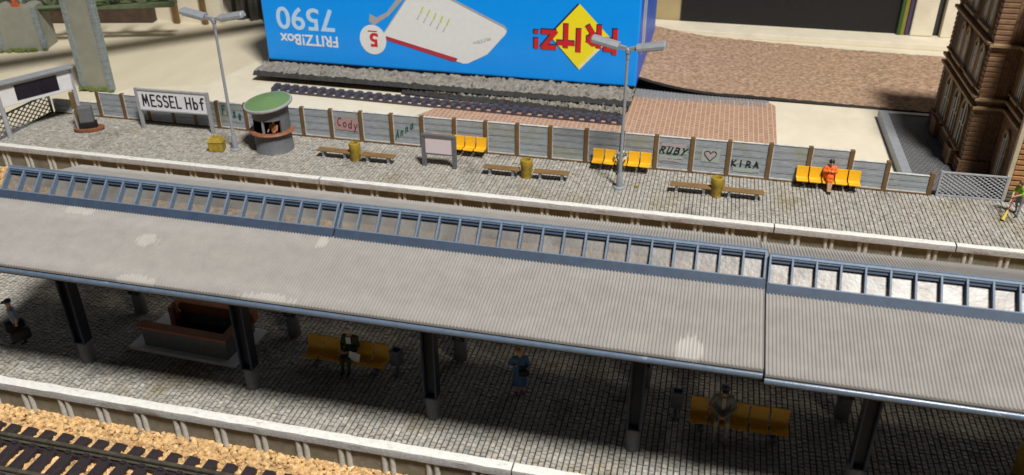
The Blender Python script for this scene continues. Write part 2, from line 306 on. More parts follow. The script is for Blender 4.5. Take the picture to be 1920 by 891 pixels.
LET = {  # stroke letters in a 0..1 box
 'R': [[(0,0),(.12,1)],[(.12,1)]+arc(.2,.75,.45,.25,90,-90)+[(.1,.5)],[(.25,.5),(.75,0)]],
 'U': [[(.05,1),(.0,.3)]+arc(.3,.3,.3,.3,180,360)+[(.68,1)],[(.64,.5),(.7,0)]],
 'B': [[(0,0),(.1,1)],[(.1,1)]+arc(.25,.77,.4,.23,90,-90)+arc(.25,.27,.5,.27,90,-90)+[(0,0)]],
 'Y': [[(0,1),(.35,.5)],[(.8,1),(.35,.45),(.2,0)]],
 'K': [[(.05,0),(.1,1)],[(.7,1),(.1,.45),(.75,0)]],
 'I': [[(.3,0),(.32,1)]],
 'A': [[(0,0),(.42,1),(.8,0)],[(.15,.38),(.68,.38)]],
 'C': [arc(.4,.5,.38,.5,50,310)],
 'o': [arc(.35,.3,.3,.3,0,360)],
 'd': [arc(.3,.3,.28,.3,0,360),[(.6,1),(.6,0)]],
 'y': [[(.05,.6),(.3,.1)],[(.65,.65),(.1,-.5)]],
 'n': [[(.05,0),(.05,.6)],arc(.3,.3,.25,.3,180,0,6)+[(.58,0)]],
 'a': [arc(.3,.3,.28,.3,0,360),[(.6,.6),(.66,0)]],
 'F': [[(.05,0),(.1,1),(.7,1)],[(.08,.55),(.5,.58)]],
 'u': [[(.05,.6),(.05,.2)]+arc(.28,.22,.23,.22,180,360,6)+[(.52,.6)],[(.52,.6),(.56,0)]],
 's': [arc(.32,.47,.2,.16,30,230,6)+arc(.3,.15,.22,.16,90,-150,6)],
 'e': [[(.08,.3),(.55,.34)]+arc(.32,.3,.25,.3,10,310,8)],
}
def word(txt, h, wdt, gap, dx=0, dy=0, slant=0, rise=0, jit=.03):
    out = []; x = 0
    for ch in txt:
        jy = random.uniform(-jit, jit)
        for ln in LET[ch]: out.append([(dx+x+px*wdt+py*slant, dy+py*h+rise*(x+px*wdt)+jy*h) for px, py in ln])
        x += gap
    return out

# ------------------------------------------------------------------ setting: table, platforms, kerbs
def grid_sheet(name, x0, x1, y0, y1, z, m, label=None):
    return MB().box(x0, x1, y0, y1, z-.3, z).build(name, m)
tag(grid_sheet('table_top', -95, 60, 34.2, 78, -.5, M['wood']), kind='structure')
tag(grid_sheet('table_frame', -60, 60, 6, 34.2, -1.6, M['wood']), kind='structure')

def paving(name, x0, x1, y0, y1, seams, sx=.166, sy=.158, gap=.015):
    V = []; F = []; T = []
    xs = np.arange(x0, x1-sx*.5, sx); k = 0
    for i, x in enumerate(xs):
        oy = (i % 2)*sy*.5 + rng.uniform(-.02, .02); y = y0-oy
        wob = rng.uniform(-.006, .006)
        while y < y1-.02:
            L = sy*rng.uniform(.82, 1.2); ya, yb = max(y, y0), min(y+L, y1)
            y += L
            if yb-ya < .03: continue
            g = gap; g2 = gap*.55
            h = rng.normal(0, .007); tx, ty = rng.normal(0, .006, 2)
            xa, xb = x+g+wob, x+sx-g+wob
            j = rng.uniform(-.008, .008, 8)
            b0 = [(x+.002, ya+.001), (x+sx-.002, ya+.001), (x+sx-.002, yb-.001), (x+.002, yb-.001)]
            t0 = [(xa+.012+j[0], ya+g2+.012+j[1]), (xb-.012+j[2], ya+g2+.012+j[3]), (xb-.012+j[4], yb-g2-.012+j[5]), (xa+.012+j[6], yb-g2-.012+j[7])]
            m0 = [(xa, ya+g2), (xb, ya+g2), (xb, yb-g2), (xa, yb-g2)]
            zt = [h-tx-ty, h+tx-ty, h+tx+ty, h-tx+ty]
            o = len(V)
            V += [(p[0], p[1], -.07) for p in b0]+[(p[0], p[1], -.018+h) for p in m0]+[(p[0], p[1], z) for p, z in zip(t0, zt)]
            F += [(o+8, o+9, o+10, o+11)]
            for a in range(4):
                c = (a+1) % 4; F += [(o+a, o+c, o+4+c, o+4+a), (o+4+a, o+4+c, o+8+c, o+8+a)]
            tn = float(np.clip(rng.normal(1, .085), .7, 1.25)); wr = rng.normal(0, .02)
            c3 = (tn*(1+wr), tn, tn*(1-wr), 1)
            T += [(.12, .115, .105, 1)]*4+[tuple(q*.7 for q in c3[:3])+(1,)]*4+[c3]*4
    me = bpy.data.meshes.new(name); me.from_pydata(V, [], F); me.materials.append(M['stone'])
    a = me.color_attributes.new('tone', 'FLOAT_COLOR', 'POINT'); a.data.foreach_set('color', np.array(T, dtype=np.float32).ravel())
    o = bpy.data.objects.new(name, me); C.objects.link(o); tag(o, kind='structure')
    return o
X0n, X1n, X0f, X1f = -25.5, 14.5, -35.15, 16.5
paving('platform_paving', X0n, X1n, 17.19, 22.85, [])
paving('platform_paving', X0f, X1f, 33.27, 37.72, [], gap=.010)
# worn, half buried bedding of the two platforms
for (xa, xb, ya, yb, yw) in ((X0n, X1n, 17.02, 23.02, 0), (X0f, X1f, 33.19, 38.0, 0)):
    tag(MB().box(xa, xb, ya, yb, -2.2, -.045).build('platform_bed', M['joint']), kind='structure')
def kerb(name, x0, x1, yb, yf, back=False):
    s = 1 if not back else -1
    # yb where paving meets the kerb, yf outer face
    prof = [(yb, -.06), (yb, .012), (yf+s*.06, .012), (yf+s*.02, -.005), (yf, -.045), (yf-s*.0, -.25), (yf+s*.03, -.29), (yf+s*.2, -.30), (yf+s*.2, -.07)]
    b = MB()
    n = max(2, int((x1-x0)/.35)); xs = np.linspace(x0, x1, n+1); k = len(prof); vs = []
    for i, x in enumerate(xs):
        for (y, z) in prof:
            e = rng.normal(0, .006) if 0 < i < n else 0
            vs.append((x, y+e*(z > -.28), z+e*.6*(z > -.2)))
    fs = [(i*k+q, i*k+(q+1) % k, (i+1)*k+(q+1) % k, (i+1)*k+q) for i in range(n) for q in range(k)]
    fs += [tuple(range(k)), tuple(n*k+q for q in range(k-1, -1, -1))]
    b.add(vs, fs); b.mi = [0 if f_ < n*k and f_ % k < 3 else 1 for f_ in range(len(fs))]; o = b.build(name, [M['kerb'], M['kerbface']], smooth=True, angle=28); tag(o, kind='structure'); return o
for xa, xb in ((X0n, -24.33), (-24.29, -4.10), (-4.06, X1n)): kerb('platform_kerb', xa, xb, 17.19, 16.87)
kerb('platform_kerb', X0n, X1n, 22.85, 23.17, True)
for xa, xb in ((X0f, -17.14), (-17.08, 3.28), (3.33, 10.30), (10.36, X1f)): kerb('platform_kerb', xa, xb, 33.27, 32.95+(.03 if xa > 10 else 0))
def ribwall(name, x0, x1, y, first, step, back=1):
    b = MB().box(x0, x1, y, y+.05, -1.75, -.28)
    o = b.build(name, M['pwall']); tag(o, kind='structure')
    c = MB(); x = first
    while x < x1-.3:
        for dx in (0, .25):
            q = [(x+dx+.085*math.cos(t)*1.0, y-.075*math.sin(t)*1.1) for t in np.linspace(0, math.pi, 7)]
            vs = [(a, bb, -1.75) for a, bb in q]+[(a, bb, -.29) for a, bb in q]; n = len(q)
            c.add(vs, [(i, i+1, i+1+n, i+n) for i in range(n-1)])
        x += step
    o2 = c.build('platform_wall_ribs', M['prib'], smooth=True, angle=60); tag(o2, kind='structure')
ribwall('platform_wall', X0n, X1n, 16.985, -25.2, 1.335)
ribwall('platform_wall', X0f, X1f, 33.17, -34.62, 1.335)

# cork ballast: bed plus loose granules
tag(MB().box(-40, 20, 9, 17.1, -1.5, -1.14).box(-60, 20, 23.0, 33.2, -1.8, -1.3).build('ballast_bed', M['corkbase']), kind='structure')
def granules(name, n, region, zf, s0=.05, s1=.13):
    ico = bmesh.new(); bmesh.ops.create_icosphere(ico, subdivisions=1, radius=1); bv = np.array([v.co[:] for v in ico.verts]); bf = np.array([[v.index for v in f.verts] for f in ico.faces]); ico.free()
    P = region(n); n = len(P); nv = len(bv)
    V = np.zeros((n*nv, 3)); T = np.ones((n*nv, 4), dtype=np.float32)
    for i in range(n):
        sc = rng.uniform(s0, s1)*np.array([rng.uniform(.8, 1.5), rng.uniform(.7, 1.1), rng.uniform(.5, .8)])
        q = Vector(rng.normal(0, 1, 3)).normalized(); rm = np.array(Matrix.Rotation(rng.uniform(0, 6.28), 3, q)) if rng.random() < .5 else np.array(Matrix.Rotation(rng.uniform(0, 6.28), 3, 'Z'))
        V[i*nv:(i+1)*nv] = ((bv*(1+rng.uniform(-.28, .28, (nv, 1))))*sc) @ rm.T + [P[i][0], P[i][1], zf(*P[i])+rng.uniform(-.02, .05)]
        t = np.clip(rng.normal(.98, .12), .6, 1.25); wv = rng.normal(0, .05)
        T[i*nv:(i+1)*nv, :3] = (t*(1+wv*.4), t, t*(1-wv))
    Fc = (bf[None]+np.arange(n)[:, None, None]*nv).reshape(-1, 3)
    me = bpy.data.meshes.new(name); me.from_pydata(V.tolist(), [], Fc.tolist()); me.materials.append(M['cork'])
    a = me.color_attributes.new('tone', 'FLOAT_COLOR', 'POINT'); a.data.foreach_set('color', T.ravel())
    o = bpy.data.objects.new(name, me); C.objects.link(o)
    tag(o, 'golden cork granule ballast around the track', 'ballast', kind='stuff'); return o
def reg1(n):
    x = rng.uniform(-23.5, -6.5, n); y = rng.uniform(13.6, 17.06, n); return np.stack([x, y], 1)
def reg2(n):
    x = rng.uniform(-37, -15, n); y = rng.uniform(30.5, 33.1, n); return np.stack([x, y], 1)
g1 = granules('ballast', 9500, reg1, lambda x, y: -1.17+.12*(y > 16.35)*min(1, (y-16.35)/.5), .05, .12)
g2 = granules('ballast', 2200, reg2, lambda x, y: -1.27, .07, .15)
g2['label'] = 'sunken cork granule ballast between the two platforms'

# ------------------------------------------------------------------ track
tr = thing('model_track', (0, 15.0, -1.08), 'dark model railway track with plum sleepers in golden cork', 'railway track')
for y in (-.62, .62):
    o = MB().ext([(y-.10, .17), (y+.10, .17), (y+.10, .19), (y+.03, .21), (y+.03, .27), (y+.06, .285), (y+.06, .34), (y-.06, .34), (y-.06, .285), (y-.03, .27), (y-.03, .21), (y-.10, .19)], -32, 4).build('rail', M['rail'], tr)
sl = None
for i in range(46):
    x = -24.6+i*.614
    if sl is None:
        b = MB(); pr = [(-.185, -.1), (.185, -.1), (.17, .10), (.12, .17), (-.12, .17), (-.17, .10)]
        for (ya, yb) in ((-1.32, 1.30),):
            vs = []; 
            for y, sc in ((ya, .55), (ya+.10, 1), (yb-.10, 1), (yb, .55)):
                vs += [(px*(.75+.25*sc), y, pz*(.15 if sc < 1 else 1)) for px, pz in pr]
            fs = [(k*6+q, k*6+(q+1) % 6, (k+1)*6+(q+1) % 6, (k+1)*6+q) for k in range(3) for q in range(6)]+[tuple(range(6)), (23, 22, 21, 20, 19, 18)]
            b.add(vs, fs)
        for yy in (-.62, .62):
            b.box(-.08, .08, yy-.20, yy-.08, .16, .225); b.box(-.08, .08, yy+.08, yy+.18, .16, .225)
        b.box(-.31, .31, .42, .50, .03, .14); b.box(-.31, .31, -.50, -.42, .03, .14)
        sl = b.build('sleeper', M['sleeper'], tr); sl.location = (x, 0, 0)
    else:
        c = sl.copy(); C.objects.link(c); c.location = (x, rng.uniform(-.01, .01), 0)

# ------------------------------------------------------------------ platform canopy (three modules)
RY, RZ = 20.02, 6.0           # ridge
FY, FZ = 19.30, 5.33          # foot of skylight, near
def lerp(a, b, t): return a+(b-a)*t
def corr(name, x0, x1, ya, za, yb, zb, parent, cut=None):
    n = int(round((x1-x0)/.088)); per = 8; N = n*per; xs = np.linspace(x0, x1, N+1)
    dz = .020*np.cos(np.arange(N+1)/per*2*np.pi)+.004
    rows = 5; V = []; 
    for r in range(rows):
        t = r/(rows-1)
        for x, d in zip(xs, dz): V.append((x, ya+(yb-ya)*t, za+(zb-za)*t+d))
    n1 = N+1; F = [(r*n1+i, r*n1+i+1, (r+1)*n1+i+1, (r+1)*n1+i) for r in range(rows-1) for i in range(N)]
    # underside and ends give the sheet thickness
    o = len(V); V += [(x0, ya, za-.07), (x1, ya, za-.07), (x1, yb, zb-.07), (x0, yb, zb-.07)]
    F += [(o, o+3, o+2, o+1)]
    F += [tuple([o]+[o+1]+[i for i in range(N, -1, -1)])]
    F += [tuple([o+3, o+2]+[(rows-1)*n1+i for i in range(N, -1, -1)])]
    F += [(o, o+3, (rows-1)*n1, (rows-2)*n1, (rows-3)*n1, n1, 0), (o+1, o+2, (rows-1)*n1+N, (rows-2)*n1+N, (rows-3)*n1+N, n1+N, N)]
    me = bpy.data.meshes.new(name); me.from_pydata(V, [], F); me.materials.append(M['roof']); me.materials.append(M['navy_dark']); me.polygons.foreach_set('material_index', [0]*((rows-1)*N)+[1]+[0]*4)  # underside coloured dark to deepen the shade below the roof
    sm = [True]*((rows-1)*N)+[False]*5; me.polygons.foreach_set('use_smooth', sm)
    ob = bpy.data.objects.new(name, me); C.objects.link(ob); ob.parent = parent; return ob
def canopy(spans, colx, label, dx=0, dy=0, dz=0, rz=0):
    x0, x1 = spans[0][0], spans[-1][1]
    t = thing('platform_canopy', (0+dx, dy, dz), label, 'platform canopy', 'modules of the long platform canopy')
    a, b = x0+.02, x1-.02
    corr('roof_sheet', a, b, 16.55, 4.80, FY+.02, FZ-.03, t); corr('roof_sheet', a, b, 2*RY-FY, FZ-.03, 23.0, 4.72, t)
    # gutter with a dark gap behind it
    for yo, zo, s in ((16.62, 4.60, 1), (22.94, 4.55, -1)):
        pr = []
        for k in range(9):
            an = R(-100+200*k/8); pr.append((yo-s*(.05+.075*math.cos(an)), zo+.085*math.sin(an)))
        pr += [(yo+s*.10, zo+.06), (yo+s*.10, zo-.10)]
        MB().ext(pr, a, b).build('gutter', M['gutter'], t, smooth=True, angle=50)
        MB().box(a, b, min(yo, yo+s*.12), max(yo, yo+s*.12), zo-.16, zo+.12).build('fascia', M['navy_dark'], t)
    # skylight frame : local frame along the slope
    for (xa_, xb_, npan), s in [(q, s_) for q in spans for s_ in (1, -1)]:
        a, b = xa_+.02, xb_-.02
        fy = FY if s == 1 else 2*RY-FY
        sl_ = Vector((0, RY-fy, RZ-FZ)); L = sl_.length; sl_.normalize(); nrm = Vector((0, -s*sl_.z, abs(sl_.y)))
        T = Matrix(((1, 0, 0, 0), (0, sl_.y, nrm.y, fy), (0, sl_.z, nrm.z, FZ), (0, 0, 0, 1)))
        # v along slope, w normal
        fr = MB()
        fr.box(a, b, -.06, .205, -.30, .015, T); fr.box(a, b, L-.13, L-.06, -.20, -.025, T)
        fr.build('skylight_frame', M['navy'], t)
        ed = MB(); ed.box(a, b, L-.085, L-.0, -.12, .03, T, b=.015); 
        ed.box(a, b, .195, .225, -.12, .02, T)
        ed.build('skylight_rail', M['navy_edge'], t)
        pw = (b-a)/npan
        for i in range(npan+1):
            xc = a+i*pw; xc = min(max(xc, a+.035), b-.035)
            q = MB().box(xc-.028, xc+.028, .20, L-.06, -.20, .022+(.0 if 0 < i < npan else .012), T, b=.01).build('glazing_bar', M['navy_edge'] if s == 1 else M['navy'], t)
        for i in range(npan):
            tz = rng.uniform(-.004, .004)
            MB().box(a+i*pw+.03, a+(i+1)*pw-.03, .20, L-.12, -.165+tz, -.16+tz, T).build('pane', M['glass'], t)
    a, b = x0+.02, x1-.02
    MB().ext([(RY-.03, RZ-.02), (RY-.03, RZ+.03), (RY+.03, RZ+.03), (RY+.03, RZ-.02)], a, b).build('ridge_cap', M['navy_edge'], t)
    if x0 > 0: MB().ext([(16.7, 4.60), (19.2, 5.18), (20.02, 5.88), (20.84, 5.18), (22.9, 4.58), (22.9, 4.45), (16.7, 4.45)], x0-.06, x0+.05).build('dark_joint_filler', M['navy_dark'], t)  # added dark filler under the roof joint, keeps the gap dark
    # beams and columns
    for x in colx:
        for y in (18.55, 21.40):
            c = MB()
            hw = .19; zt = 4.9 if y < 20 else 4.85
            zb = .78 if y < 20 else .85
            c.box(x-hw, x+hw, y-.20, y-.15, zb, zt); c.box(x-hw, x+hw, y+.15, y+.20, zb, zt)   # channel backs
            c.box(x-hw, x-hw+.045, y-.2, y-.10, zb, zt); c.box(x+hw-.045, x+hw, y-.2, y-.10, zb, zt)
            c.box(x-.03, x+.03, y-.15, y+.15, zb, zt)
            # open H section: flanges left and right, web recessed
            c = MB(); c.box(x-hw, x-hw+.06, y-.19, y+.19, zb, zt); c.box(x+hw-.06, x+hw, y-.19, y+.19, zb, zt); c.box(x-hw+.06, x+hw-.06, y-.06, y+.06, zb, zt)
            co = c.build('column', M['navy_dark'], t)
            e = MB(); e.box(x-hw-.012, x-hw+.03, y-.215, y-.19, zb, zt); e.box(x+hw-.03, x+hw+.012, y-.215, y-.19, zb, zt); e.box(x-hw, x+hw, y-.215, y-.17, zb, zb+.04)
            e.build('column_flange', M['navy'], co)
            f = MB(); f.lathe([(0, 0), (.215, 0), (.22, .04), (.215, zb-.06), (.195, zb), (0, zb)], 16, Matrix.Translation((x, y, 0)))
            f.build('column_foot', M['colgrey'], co, smooth=True)
        bm_ = MB(); 
        bm_.prism([(-.001, 0)]*0 or [(x-.12, 0), (x+.12, 0), (x+.12, .01), (x-.12, .01)], 0, .01) if False else None
        vs = []
        for xx in (x-.09, x+.09): vs += [(xx, 16.8, 4.52), (xx, 18.5, 4.62), (xx, 21.5, 4.62), (xx, 22.8, 4.46), (xx, 22.8, 4.58), (xx, 20.7, 5.06), (xx, 19.3, 5.08), (xx, 16.8, 4.66)]
        bm_.add(vs, [tuple(range(8)), tuple(range(15, 7, -1))]+[(i, (i+1) % 8, (i+1) % 8+8, i+8) for i in range(8)])
        bm_.build('roof_beam', M['navy_dark'], t)
    return t
canopy(((-20.86, -9.79, 19), (-9.77, 1.96, 20)), (-18.55, -12.70, -6.85, -.97), 'long left canopy with corrugated grey roof and navy skylight, ending at the roof joint')
canopy(((1.965, 13.72, 20),), (4.90, 10.77), 'right canopy with corrugated grey roof and the brightest skylight panes, set slightly lower', dy=-.10, dz=-.05)

# ------------------------------------------------------------------ fence behind far platform
FYY = 37.66
posts = [(-31.95, 1.45), (-30.45, 1.45), (-28.95, 1.45), (-27.5, 1.47), (-26.2, 1.48), (-24.85, 1.50), (-23.2, 1.53), (-21.6, 1.56), (-20.02, 1.60), (-18.45, 1.62), (-16.83, 1.64), (-15.2, 1.66), (-13.6, 1.68), (-11.92, 1.70), (-10.33, 1.71), (-8.75, 1.72), (-7.12, 1.73), (-5.38, 1.75), (-3.66, 1.75), (-2.08, 1.75), (-.42, 1.77), (1.24, 1.79), (3.06, 1.82), (4.78, 1.82), (6.55, 1.82), (8.14, 1.45), (10.03, 1.08)]
fen = thing('fence', (0, FYY, 0), 'long weathered grey plank fence with brown posts and graffiti behind the far platform', 'fence')
def post(x, h):
    MB().box(x-.10, x+.10, -.10, .10, 0, h, b=.02).build('post', M['fpost'], fen)
def panel(xa, xb, h):
    b = MB(); n = max(2, round(h/.36)); ph = (h-.10)/n; e = MB()
    for i in range(n):
        z0 = .10+i*ph
        b.box(xa, xb, -.035-rng.uniform(0, .01), .035, z0+.006, z0+ph-.030, b=.008)
        b.box(xa, xb, -.055, .035, z0+ph-.034, z0+ph-.008)
    b.box(xa, xb, 0, .03, .08, h-.02)
    pn = b.build('panel', M['plank'], fen)
    e.box(xa, xb, -.065, .05, h-.018, h+.014, b=.008); e.box(xa, xb, -.06, -.03, .085, .125)
    e.box(xa, xa+.028, -.058, -.03, .1, h); e.build('panel_edge', M['plank_edge'], pn)
    MB().box(xa, xb, -.09, .06, 0, .085, b=.012).build('bottom_rail', M['fpost'], pn)
    return pn
for x, h in posts: post(x, h)
pan = {}
for i, ((xa, ha), (xb, hb)) in enumerate(zip(posts[:-1], posts[1:])):
    h = min(ha, hb)-.05
    if i == 24: h = 1.36
    if i == 25: h = .92
    pan[i] = panel(xa+.10, xb-.10, h)
panel(-34.9, -32.05, .80)
def zc(i): return (posts[i][0]+posts[i+1][0])/2
GY = -.075
# graffiti (drawn on the plank faces)
def wash(i, x0, x1, z0, z1, m):
    b = MB(); n = 10
    top = [(lerp(x0, x1, k/n), z1+random.uniform(-.03, .03)) for k in range(n+1)]; bot = [(lerp(x1, x0, k/n), z0+random.uniform(-.03, .03)) for k in range(n+1)]
    b.prism(top+bot, -.062, -.059); b.build('graffiti_wash', m, pan[i])
def gword(i, lines, wd, m, x, z): ribbon('graffiti_word', lines, wd, m, pan[i], (x, GY+.008, z), (R(90), 0, 0))
wash(9, -18.2, -17.0, .55, 1.22, M['pinkp'])
gword(9, word('Cody', .42, .26, .29, slant=.05, rise=-.12), .045, M['maroon'], -18.1, .78)
gword(11, word('Anna', .42, .20, .27, slant=.04, rise=.75), .05, M['teal'], -15.0, .32)
gword(5, word('Fuse', .48, .24, .30, slant=.03, rise=-.22), .06, M['teal'], -24.55, .85)
wash(19, -1.85, -.70, 1.22, 1.42, M['pinkl']); wash(19, -1.9, -.8, .62, .78, M['greenl']); wash(19, -1.9, -.9, .48, .61, M['pinkl']); wash(19, -1.9, -.62, .88, 1.18, M['greenl'])
gword(19, word('RUBY', .30, .26, .33, slant=.10), .065, M['ink'], -1.9, .90)
wash(20, .02, .85, .62, 1.28, M['greenl'])
hx = [(0, -.30)]+[(-.26*math.cos(R(a)), .02+.16*math.sin(R(a))) for a in (0, 40, 80)]+[(-.12, .19), (0, .08)]
heart = [(0, -.26), (-.16, -.08), (-.27, .05), (-.27, .16), (-.18, .23), (-.07, .21), (0, .11), (.09, .22), (.2, .22), (.27, .14), (.25, .03), (.14, -.10), (0, -.26)]
b = MB(); b.prism([(x*.9+.43, z*.9+.95) for x, z in heart[:-1]], -.066, -.063); b.build('graffiti_wash', M['pinkl'], pan[20])
ribbon('graffiti_heart', [heart], .035, M['ink'], pan[20], (.43, GY+.006, .95))
wash(21, 1.5, 2.7, .30, .50, M['greenl']); wash(21, 1.42, 2.5, .68, .86, M['greenl'])
gword(21, word('KIRA', .30, .26, .33), .06, M['ink'], 1.42, .56)

# mesh fence panels
def mesh_panel(name, w_, h_, loc, rz, label, cell=.16, mfr=None, bar=.022):
    t = thing(name, loc, label, 'mesh fence', rz=rz)
    fr = MB(); fr.box(0, w_, -.05, .05, h_-.07, h_, b=.01); fr.box(0, w_, -.05, .05, 0, .09, b=.01)
    fr.box(0, .10, -.06, .06, 0, h_+.03, b=.01); fr.box(w_-.10, w_, -.06, .06, 0, h_+.03, b=.01); fr.build('frame', mfr or M['sgrey'], t)
    g = MB(); z0, z1 = .09, h_-.07; H = z1-z0
    k = -H
    xs0, xs1 = .1, w_-.1; x = xs0-H*1.6
    while x < xs1:
        for sgn in (1, -1):
            # line from (x,z0) to (x+H*1.6,z1)
            ax, az, bx, bz = (x, z0, x+H*1.6, z1) if sgn > 0 else (x, z1, x+H*1.6, z0)
            def cl(px, pz, qx, qz):
                if px < xs0: t_ = (xs0-px)/(qx-px); px, pz = xs0, pz+(qz-pz)*t_
                if qx > xs1: t_ = (xs1-px)/(qx-px); qx, qz = xs1, pz+(qz-pz)*t_
                return px, pz, qx, qz
            if bx > xs0+.02 and ax < xs1-.02:
                ax, az, bx, bz = cl(ax, az, bx, bz)
                if bx-ax > .03: g.tube([(ax, .012*sgn, az), (bx, .012*sgn, bz)], bar, 5)
        x += cell*1.6
    g.build('mesh', mfr or M['lgrey'], t); return t
mesh_panel('mesh_fence', 2.78, 1.18, (10.32, 37.66, 0), R(1), 'bright grey diamond mesh fence panel between the plank fence and the brick building', cell=.155, mfr=M['lgrey'], bar=.026)
mesh_panel('mesh_fence', 4.3, 1.12, (-35.05, 33.3, 0), R(90), 'dark grey diamond mesh fence panel across the left end of the far platform', cell=.26, mfr=M['dgrey'], bar=.03)

# ------------------------------------------------------------------ platform furniture
def lamp(x, y, h, rz, label, lean=0):
    t = thing('platform_lamp', (x, y, 0), label, 'lamp post', 'twin headed lamp posts', rz=rz, ry=lean)
    MB().lathe([(0, 0), (.26, 0), (.26, .05), (.15, .09), (.14, .62), (.10, .72), (.085, .78), (.06, h-.35), (.0, h-.35)], 16).build('pole', M['sgrey'], t, smooth=True)
    MB().lathe([(0, h-.40), (.085, h-.40), (.085, h-.18), (.12, h-.14), (.12, h+.02), (.09, h+.06), (0, h+.06)], 14).build('pole_head', M['sgrey'], t, smooth=True)
    for s in (1, -1):
        T = Matrix.Translation((0, 0, h-.03)) @ Matrix.Rotation(R(-11 if s > 0 else 11), 4, 'Y')
        hd = MB(); hd.bar((s*.08, 0, .04), (s*.46, 0, .04), .17, .15, T)
        pr = [(-.24, 0), (-.24, .12), (-.15, .25), (.15, .25), (.24, .12), (.24, 0)]
        xa, xb = s*.40, s*1.62; vs = [(xa, y_, z_-.05) for y_, z_ in pr]+[(xb-s*.05, y_, z_-.05) for y_, z_ in pr]+[(xb, y_*.8, z_*.8-.04) for y_, z_ in pr]
        fs = [tuple(range(6)), tuple(range(17, 11, -1))]+[(k*6+q, k*6+(q+1) % 6, (k+1)*6+(q+1) % 6, (k+1)*6+q) for k in range(2) for q in range(6)]
        hd.add(vs, fs, T); ho = hd.build('lamp_head', M['sgrey'], t)
        MB().box(min(xa, xb-s*.1)+.02, max(xa, xb-s*.1)-.02, -.19, .19, -.10, -.05, T).build('lamp_cover', M['white'], ho)
    return t
lamp(-22.63, 35.25, 6.5, R(0), 'grey twin headed lamp post beside the round kiosk', lean=0)
lamp(-3.45, 35.25, 6.4, R(0), 'grey twin headed lamp post in front of the yellow seats').rotation_euler[2] = R(-7)

# name sign
t = thing('station_sign', (-28.80, 36.75, 0), 'white station name sign reading MESSEL Hbf on two grey posts', 'station sign', rz=R(2))
for x in (0, 3.98): MB().box(x-.09, x+.09, -.07, .07, 0, 2.22, b=.02).build('post', M['lgrey'], t)
MB().box(.0, 3.98, -.07, .07, 2.10, 2.20, b=.02).box(0, 3.98, -.07, .07, 1.0, 1.09, b=.02).build('frame', M['lgrey'], t)
fc = MB().box(.09, 3.89, -.03, .03, 1.09, 2.10).build('sign_face', M['white'], t)
LET.update({'M': [[(0, 0), (.12, 1), (.42, .25), (.72, 1), (.84, 0)]], 'E': [[(.68, 1), (.05, 1), (.05, 0), (.7, 0)], [(.05, .52), (.58, .52)]],
 'S': [arc(.36, .75, .3, .25, 30, 250, 8)+arc(.36, .26, .32, .26, 80, -150, 8)], 'L': [[(.08, 1), (.08, 0), (.66, 0)]], 'H': [[(.05, 0), (.05, 1)], [(.72, 0), (.72, 1)], [(.05, .5), (.72, .5)]],
 'b': [[(.05, 1), (.05, 0)], arc(.33, .3, .28, .3, 0, 360)], 'f': [arc(.5, .78, .22, .22, 50, 180, 6)+[(.28, 0)], [(.05, .6), (.55, .6)]]})
sg = []; x_ = .30
for ch, ad in (('M', .46), ('E', .36), ('S', .36), ('S', .36), ('E', .36), ('L', .34), (' ', .20), ('H', .42), ('b', .36), ('f', .3)):
    if ch != ' ': sg += [[(x_+px*.36, py*.60) for px, py in ln] for ln in LET[ch]]
    x_ += ad
ribbon('lettering', sg, .085, M['ink'], t, (0, -.032, 1.28), (R(90), 0, 0))

# train display on two posts
t = thing('train_display', (-34.75, 34.02, 0), 'large grey train display board with blank dark screen on two posts', 'display board', rz=R(63))
W_ = 3.7; H_ = 2.85
for x in (0, W_): MB().lathe([(0, 0), (.15, 0), (.13, .1), (.11, H_), (0, H_)], 12, Matrix.Translation((x, 0, 0))).build('post', M['lgrey'], t, smooth=True)
MB().box(-.12, W_+.12, -.34, .18, H_-.06, H_+.06, b=.02).build('roof', M['sgrey'], t)
hs = MB().box(0, W_, -.10, .10, H_-1.25, H_-.06, b=.03).build('housing', M['plate'], t)
MB().box(.8, W_-.75, -.125, -.09, H_-1.05, H_-.26).build('screen', M['screen'], t)

# small grey machine with red brown tray behind display post
t = thing('ticket_machine', (-31.35, 35.75, 0), 'small grey machine standing on a reddish brown oval tray', 'ticket machine', rz=R(30))
MB().lathe([(0, 0), (.52, 0), (.60, .10), (.60, .22), (.50, .22), (.48, .12), (0, .12)], 24, Matrix.Diagonal((1.25, .62, 1, 1))).build('tray', M['kbrown'], t, smooth=True, angle=40)
MB().box(-.42, .42, -.26, .26, .12, .50, b=.03).build('base', M['dark'], t)
MB().box(-.34, .34, -.22, .22, .50, 1.35, b=.05).build('body', M['dgrey'], t)
MB().tube([(-.5, -.1, .1), (-.55, -.1, 1.15), (-.52, .05, 1.2)], .045).build('rail', M['lgrey'], t)
MB().box(-.62, -.40, .2, .45, .1, 2.05, b=.03).build('side_post', M['fpost'], t)

# grit bin
t = thing('grit_bin', (-23.45, 34.95, 0), 'small ochre yellow grit bin with faceted lid beside the lamp post', 'grit bin', rz=R(12))
b = MB(); vs = [(-.36, -.28, 0), (.36, -.28, 0), (.36, .28, 0), (-.36, .28, 0), (-.36, -.28, .50), (.36, -.28, .50), (.36, .28, .50), (-.36, .28, .50)]
MB().box(-.36, .36, -.28, .28, 0, .52, b=.04).build('body', M['ochre'], t)
b = MB(); b.add([(-.39, -.31, .50), (.39, -.31, .50), (.39, .31, .50), (-.39, .31, .50), (-.26, -.18, .70), (.26, -.18, .70), (.26, .18, .70), (-.26, .18, .70)], [(0,3,2,1),(4,5,6,7),(0,1,5,4),(1,2,6,5),(2,3,7,6),(3,0,4,7)])
b.build('lid', M['ochre'], t); MB().lathe([(.10, .70), (.09, .77), (.0, .78)], 10).build('knob', M['ochre'], t)

